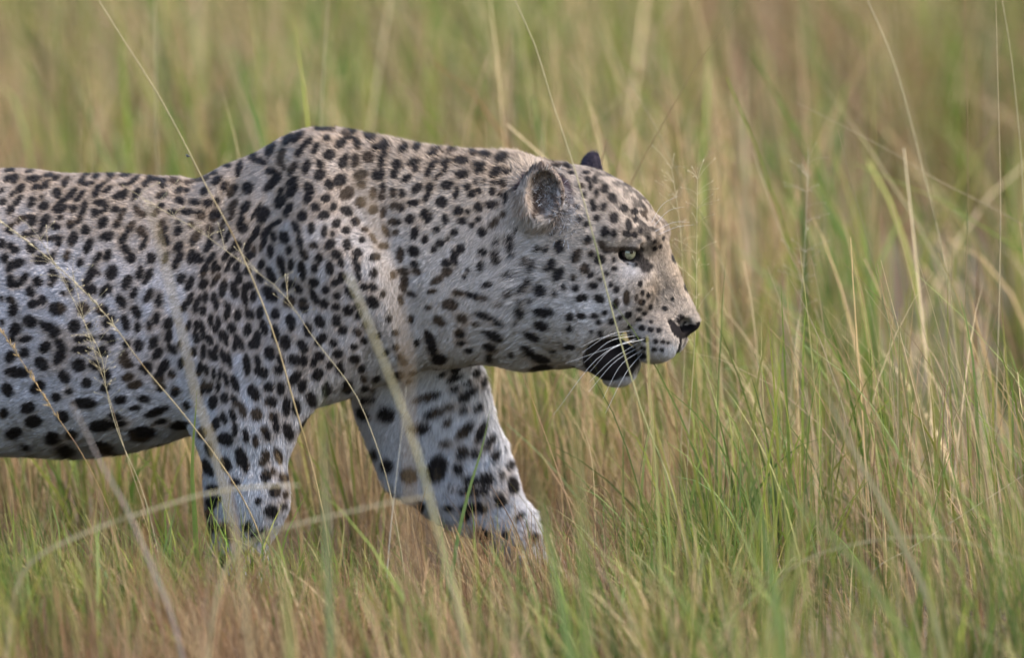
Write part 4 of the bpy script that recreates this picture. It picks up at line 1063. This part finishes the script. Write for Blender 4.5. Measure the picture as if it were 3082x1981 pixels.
# ------------------------------------------------------------------ single tall stalks one can follow by eye
DS = PW / 2396.0
def stalk(name, label, pts, y, rad, rgb, tip_rgb=None, head=None, y_tip=None, blade=False, root=True):
    """pts from top to bottom in overview pixels"""
    ys = np.linspace(y if y_tip is None else y_tip, y, len(pts))
    w = [P(a * DS, b * DS, yy) for (a, b), yy in zip(pts, ys)]
    if root:
        last, prev = w[-1], w[-2]
        d = last - prev
        d = d / max(abs(d[2]), .02)
        if d[2] >= 0: d = np.array([0.15, 0, -1.0])
        d[0] = np.clip(d[0], -.5, .5)
        h = last[2] + .03
        if h > 0.02:
            w.append(last + d * np.array([.55, 0, 1]) * h * .55 + np.array([0, 0, 0]))
            w.append(w[-1] + np.array([d[0] * .1 * h, 0, -h * .45]))
    if not blade: rad = rad * .78; rgb = tuple(c_ * .82 for c_ in rgb); tip_rgb = tuple(c_ * .82 for c_ in tip_rgb) if tip_rgb is not None else None
    p = spline(w, 30)
    base = P(pts[-1][0] * DS, pts[-1][1] * DS, y); base = np.array([p[-1][0], p[-1][1], 0.0])
    root_o = empty(name, base, label, "grass stalk" if not blade else "grass blade", "tall grass stalks one by one")
    t = np.linspace(1, 0, 30)                      # 1 at the tip
    c = np.array(rgb); ct = np.array(tip_rgb if tip_rgb is not None else rgb)
    if blade:
        wd = rad * (1 - t ** 3) * (.6 + .4 * np.sin(np.minimum((1 - t) * 3, 1.57)))
        tg = norm(np.gradient(p, axis=0)); sd = norm(np.cross(tg, np.array([.25, 1, .1])))
        fold = np.array([0, 1.0, 0]) * .35
        V = np.stack([p - sd * wd[:, None] - fold * wd[:, None], p, p + sd * wd[:, None] - fold * wd[:, None]], 1).reshape(-1, 3)
        i = np.arange(29)[:, None] * 3
        F = np.concatenate([i + np.array([0, 1, 4, 3]), i + np.array([1, 2, 5, 4])])
        me = mesh_np("blade", V, [F]); CC = np.repeat(c * (1 - t[:, None]) + ct * t[:, None], 3, axis=0)
        set_col(me, CC); obj("blade", me, M_GRASS, root_o)
    else:
        V, F = tube(p, rad * (1 - .6 * t), 5)
        me = mesh_np("stem", V, [F]); CC = np.repeat(c * (1 - t[:, None]) + ct * t[:, None], 5, axis=0)
        set_col(me, CC); stem = obj("stem", me, M_STALK, root_o)
        # joints
        for k in (11, 20):
            jv, jf = tube(p[k - 1:k + 2] , np.array([.6, 1.35, .6]) * rad * (1 - .6 * t[k]), 6)
            jm = mesh_np("stem_joint", jv, [jf]); set_col(jm, np.tile(c * .7, (len(jv), 1))); obj("stem_joint", jm, M_STALK, stem)
    if head == 'panicle':
        Vs, Fs, o = [], [], 0
        for k in range(34):
            i = int(rng.integers(0, 12)); b = p[i]
            an = rng.uniform(0, 2 * math.pi); ln = rng.uniform(.012, .045)
            d = np.array([math.cos(an) * .8, math.sin(an) * .8, rng.uniform(.1, .9)])
            e = b + d * ln
            q = spline([b, (b + e) / 2 + np.array([0, 0, .003]), e], 5)
            v_, f_ = tube(q, [.00022] * 5, 3); Vs.append(v_); Fs.append(f_ + o); o += len(v_)
            q = np.array([e, e + d * .0022, e + d * .0045]); v_, f_ = tube(q, [.0003, .0008, .0002], 4); Vs.append(v_); Fs.append(f_ + o); o += len(v_)
        me = mesh_np("seed_head", np.concatenate(Vs), [np.concatenate(Fs)]); set_col(me, np.tile(ct * .95, (len(me.vertices), 1))); obj("seed_head", me, M_STALK, root_o, kind="stuff")
    elif head == 'spike':
        Vs, Fs, o = [], [], 0
        for k in range(40):
            f = rng.random() * 9; i = int(f); b = p[i] + (p[i + 1] - p[i]) * (f - i)
            up = norm((p[i] - p[i + 1])[None])[0]
            d = norm((up + rng.normal(0, .32, 3))[None])[0]; ln = rng.uniform(.006, .013)
            q = np.array([b, b + d * ln * .5, b + d * ln]); v_, f_ = tube(q, np.array([.4, 1, .15]) * max(rad * .8, .0008), 4)
            Vs.append(v_); Fs.append(f_ + o); o += len(v_)
        me = mesh_np("seed_head", np.concatenate(Vs), [np.concatenate(Fs)]); set_col(me, np.tile(ct, (len(me.vertices), 1))); obj("seed_head", me, M_STALK, root_o, kind="stuff")
    return root_o

GOLD = (.40, .27, .11); PSTR = (.50, .42, .25); OLIVE = (.26, .26, .09); LIME = (.20, .27, .06); RUST = (.27, .15, .075); GREYP = (.34, .29, .26)
stalk("grass_stalk", "long thin golden stem slanting across the leopard's shoulder and near foreleg", [(232, 0), (270, 62), (370, 220), (440, 350), (480, 430), (540, 540), (590, 650), (640, 780), (690, 950), (735, 1110), (762, 1240)], -.34, .0017, GOLD, PSTR)
stalk("grass_stalk", "hair-thin pale stem running from the leopard's back down over the upper arm", [(285, 432), (390, 497), (480, 550), (560, 610), (640, 665), (740, 800), (830, 920), (880, 1040)], -.30, .0009, PSTR, PSTR, 'panicle')
stalk("grass_stalk", "golden stem with wispy seed head slanting down across the ribs to the elbow", [(0, 515), (120, 610), (250, 740), (330, 850), (430, 970), (540, 1120), (590, 1210)], -.30, .0014, GOLD, PSTR, 'spike')
stalk("grass_stalk", "broad blurred tan stem just behind the near foreleg, crossing the ribs", [(345, 470), (372, 560), (390, 640), (410, 720), (430, 800), (458, 930), (490, 1020), (525, 1150)], -1.55, .0046, (.42, .33, .17), (.30, .24, .13))
stalk("grass_stalk", "blurred pale green stalk crossing the chest and the forward leg", [(812, 640), (838, 700), (870, 780), (930, 930), (990, 1110), (1020, 1230), (1070, 1420)], -1.45, .0050, (.36, .34, .16), (.42, .37, .22))
stalk("grass_stalk", "blurred brown seed spike upright against the side of the neck", [(835, 395), (868, 500), (900, 620), (925, 720), (945, 800), (955, 980), (960, 1200)], -2.3, .0040, (.30, .21, .11), (.32, .22, .12), 'spike')
stalk("grass_stalk", "sharp green-gold stem passing over the leopard's ear, cheek and mouth", [(1205, 0), (1250, 100), (1290, 230), (1340, 380), (1390, 560), (1430, 720), (1470, 860), (1515, 1000), (1560, 1110)], -.36, .0017, (.30, .32, .12), PSTR)
stalk("grass_stalk", "straight pale stem rising behind the leopard's withers", [(768, 0), (760, 120), (752, 270), (748, 420)], .75, .0016, (.30, .27, .14), PSTR)
stalk("grass_stalk", "faint straw stem upright behind the middle of the leopard's back", [(362, 0), (364, 150), (366, 300), (370, 420)], .9, .0018, (.33, .29, .14), PSTR)
stalk("grass_stalk", "bare pale stem standing in front of the nose, reaching its brow", [(1572, 395), (1590, 520), (1598, 640), (1602, 800), (1596, 960), (1592, 1120)], .16, .0011, PSTR, PSTR, 'panicle')
stalk("grass_stalk", "tall straw stem just ahead of the nose tip with a wispy head", [(1632, 420), (1630, 560), (1629, 700), (1622, 860), (1612, 1010), (1605, 1180)], .05, .0011, PSTR, PSTR, 'panicle')
stalk("grass_stalk", "slender stem leaning away from the leopard's brow towards open grass", [(1468, 180), (1520, 270), (1580, 390), (1640, 500), (1690, 620), (1730, 740), (1765, 860)], .55, .0017, (.30, .30, .12), (.34, .28, .15))
stalk("grass_stalk", "thick pale stem with long bent top rising beyond the arching stem", [(2030, 0), (2062, 70), (2090, 140), (2130, 280), (2160, 400), (2190, 520), (2215, 640), (2235, 800)], .35, .0019, (.40, .34, .17), PSTR)
stalk("grass_stalk", "dark upright stem with brown joints between two straw stems", [(2257, 0), (2262, 180), (2264, 350), (2263, 560), (2255, 760)], .25, .0013, (.18, .20, .08), RUST)
stalk("grass_stalk", "long straight straw stem standing full height near the arching stem's end", [(2330, 0), (2335, 200), (2341, 450), (2338, 700), (2332, 900)], .12, .0014, PSTR, (.46, .36, .2))
stalk("grass_stalk", "thin stem bowing at the top beside the full-height straw stem", [(2345, 0), (2365, 120), (2378, 240), (2390, 370), (2396, 520), (2398, 700)], .2, .0013, (.36, .33, .15), PSTR)
stalk("grass_stalk", "long arching straw stem lying nearly flat across the upright stems", [(1865, 240), (1960, 288), (2080, 352), (2200, 425), (2310, 480), (2420, 545), (2520, 640)], .38, .0014, (.36, .28, .15), (.34, .27, .15))
stalk("grass_stalk", "fine stem with feathery head standing in open grass ahead of the leopard", [(1892, 345), (1888, 450), (1884, 560), (1876, 680), (1862, 800), (1850, 920)], .3, .0011, PSTR, (.45, .38, .26), 'panicle')
stalk("grass_stalk", "dark-jointed stem slanting down beside the feathery-headed stem", [(1960, 300), (1985, 400), (2010, 490), (2040, 600), (2070, 720), (2090, 840), (2110, 960)], .15, .0013, (.17, .19, .07), (.25, .2, .1))
stalk("grass_stalk", "rust-brown stem leaning left among green blades ahead of the leopard's chest", [(1760, 350), (1790, 440), (1830, 550), (1880, 660), (1920, 760), (1960, 880)], .45, .0014, RUST, PSTR)
stalk("grass_stalk", "blurred straw blade bowed over the base of the near foreleg", [(700, 1137), (600, 1140), (480, 1157), (370, 1190), (270, 1222), (170, 1262), (80, 1310)], -1.1, .0038, (.40, .34, .16), PSTR)
stalk("grass_stalk", "blurred straw blade bowed between the two forelegs", [(1010, 1162), (900, 1180), (800, 1203), (720, 1222), (640, 1244), (560, 1290)], -1.15, .0034, (.42, .35, .18), PSTR)
stalk("grass_stalk", "straight fallen straw stem lying low over brown thatch", [(2420, 1096), (2300, 1175), (2200, 1240), (2120, 1290), (2050, 1332)], -.32, .0017, PSTR, PSTR)
stalk("grass_stalk", "low arched straw stem curving over the fallen straight stem", [(2420, 1318), (2300, 1282), (2220, 1262), (2130, 1258), (2000, 1275), (1900, 1305), (1840, 1340)], -.85, .0022, (.36, .32, .17), (.36, .32, .17))
stalk("grass_stalk", "blurred greyish stem leaning across the leopard's belly line", [(165, 940), (200, 1010), (240, 1092), (290, 1180), (330, 1270), (400, 1440)], -1.2, .0032, GREYP, GREYP)
stalk("grass_stalk", "rusty stem crossing the lower ribs into the belly shadow", [(0, 770), (60, 860), (130, 970), (190, 1060), (240, 1160), (290, 1290)], -.3, .0013, RUST, GOLD, 'spike')
stalk("grass_stalk", "thin whitish stem upright in front of the forward foreleg", [(950, 905), (945, 970), (935, 1050), (925, 1140), (915, 1230), (908, 1310)], -.4, .0009, (.6, .56, .46), (.6, .56, .46))
stalk("grass_stalk", "thin brown stem crossing the belly with feathery head on the ribs", [(170, 640), (200, 760), (240, 880), (270, 980), (310, 1110), (340, 1200)], -.27, .0009, (.36, .25, .14), PSTR, 'panicle')
stalk("grass_stalk", "fine dry stem with open seed head against the leopard's flank spots", [(95, 560), (140, 640), (200, 760), (236, 830), (250, 920), (275, 1010), (330, 1140)], -.26, .0009, PSTR, PSTR, 'panicle')
stalk("green_grass", "bright yellow-green blade pointing up under the leopard's throat", [(1192, 878), (1210, 925), (1228, 990), (1245, 1060), (1262, 1160)], .55, .0062, (.16, .24, .03), (.30, .36, .04), blade=True)
stalk("green_grass", "yellow-green blade leaning beside the forward leg, below the jaw", [(1250, 882), (1275, 930), (1300, 1000), (1330, 1090), (1350, 1180)], .75, .0055, (.18, .24, .05), (.28, .32, .06), blade=True)
stalk("green_grass", "tall blurred green blade upright below the leopard's open mouth", [(1338, 930), (1348, 1030), (1356, 1140), (1362, 1260), (1368, 1400), (1372, 1540)], -1.9, .0062, (.14, .19, .05), (.18, .22, .06), blade=True)
stalk("green_grass", "blurred green blade slanting in front of the forward paw", [(1235, 1060), (1262, 1160), (1285, 1270), (1310, 1400), (1335, 1540)], -1.7, .0066, (.14, .21, .06), (.18, .23, .07), blade=True)
stalk("green_grass", "blurred bright green blade standing alone in front of brown thatch", [(1745, 1080), (1772, 1180), (1795, 1290), (1815, 1410), (1832, 1540)], -1.6, .0066, (.15, .22, .05), (.18, .24, .07), blade=True)
stalk("green_grass", "long blurred green blade slanting down over the brown thatch", [(1735, 1070), (1830, 1150), (1930, 1240), (2010, 1330), (2080, 1430), (2130, 1540)], -1.4, .0060, (.17, .20, .06), (.19, .20, .07), blade=True)
stalk("green_grass", "blurred grey-green stem-like blade crossing the dark hollow in the thatch", [(1870, 820), (1935, 930), (2000, 1060), (2060, 1170), (2120, 1290), (2170, 1400)], -1.1, .0048, (.25, .23, .11), (.28, .24, .13), blade=True)
stalk("green_grass", "blurred green blade in front of the leopard's near foreleg", [(752, 880), (756, 1000), (760, 1120), (764, 1250), (770, 1400)], -1.5, .0046, (.16, .21, .08), (.22, .24, .11), blade=True)
stalk("green_grass", "dark green blade standing behind the near foreleg's elbow", [(462, 900), (458, 960), (452, 1040), (450, 1120), (455, 1200)], -.28, .0042, (.10, .16, .03), (.20, .24, .05), blade=True)
stalk("green_grass", "blurred olive blade at the near paw", [(640, 1230), (655, 1310), (668, 1400), (680, 1540)], -1.8, .0085, (.24, .24, .07), (.26, .24, .08), blade=True)
stalk("green_grass", "narrow green blade crossing the forward leg's wrist", [(1150, 940), (1130, 1040), (1100, 1140), (1075, 1240), (1060, 1330)], -.35, .0030, (.10, .17, .04), (.18, .22, .07), blade=True)

# ------------------------------------------------------------------ a fly above the leopard's back
fp = P(566, 470, .0)
fly = empty("fly", fp, "tiny dark fly hovering above the leopard's back", "fly")
v_, f_ = tube(np.array([fp + np.array([dx, 0, dz]) for dx, dz in ((-.0028, -.0004), (-.0018, 0), (0, .0002), (.0012, .0002), (.0021, .0002), (.003, 0))]), [.0002, .0011, .0015, .0013, .0011, .0003], 8)
M_FLY = plain("fly_body", (.02, .02, .024), .35, .5)
obj("body", mesh_np("fly_body", v_, [f_]), M_FLY, fly)
for sgn in (-1, 1):
    wv = np.array([fp + np.array([.0008, sgn * .0006, .0012]), fp + np.array([-.0012, sgn * .0028, .0026]), fp + np.array([-.0038, sgn * .0032, .0024]), fp + np.array([-.0028, sgn * .0012, .0016])])
    wv = np.concatenate([wv, wv + np.array([0, 0, .0001])])
    obj("wing", mesh_np("wing", wv, [np.array([(0, 1, 2, 3), (7, 6, 5, 4)])]), plain("fly_wing", (.10, .10, .11), .2, .5), fly)
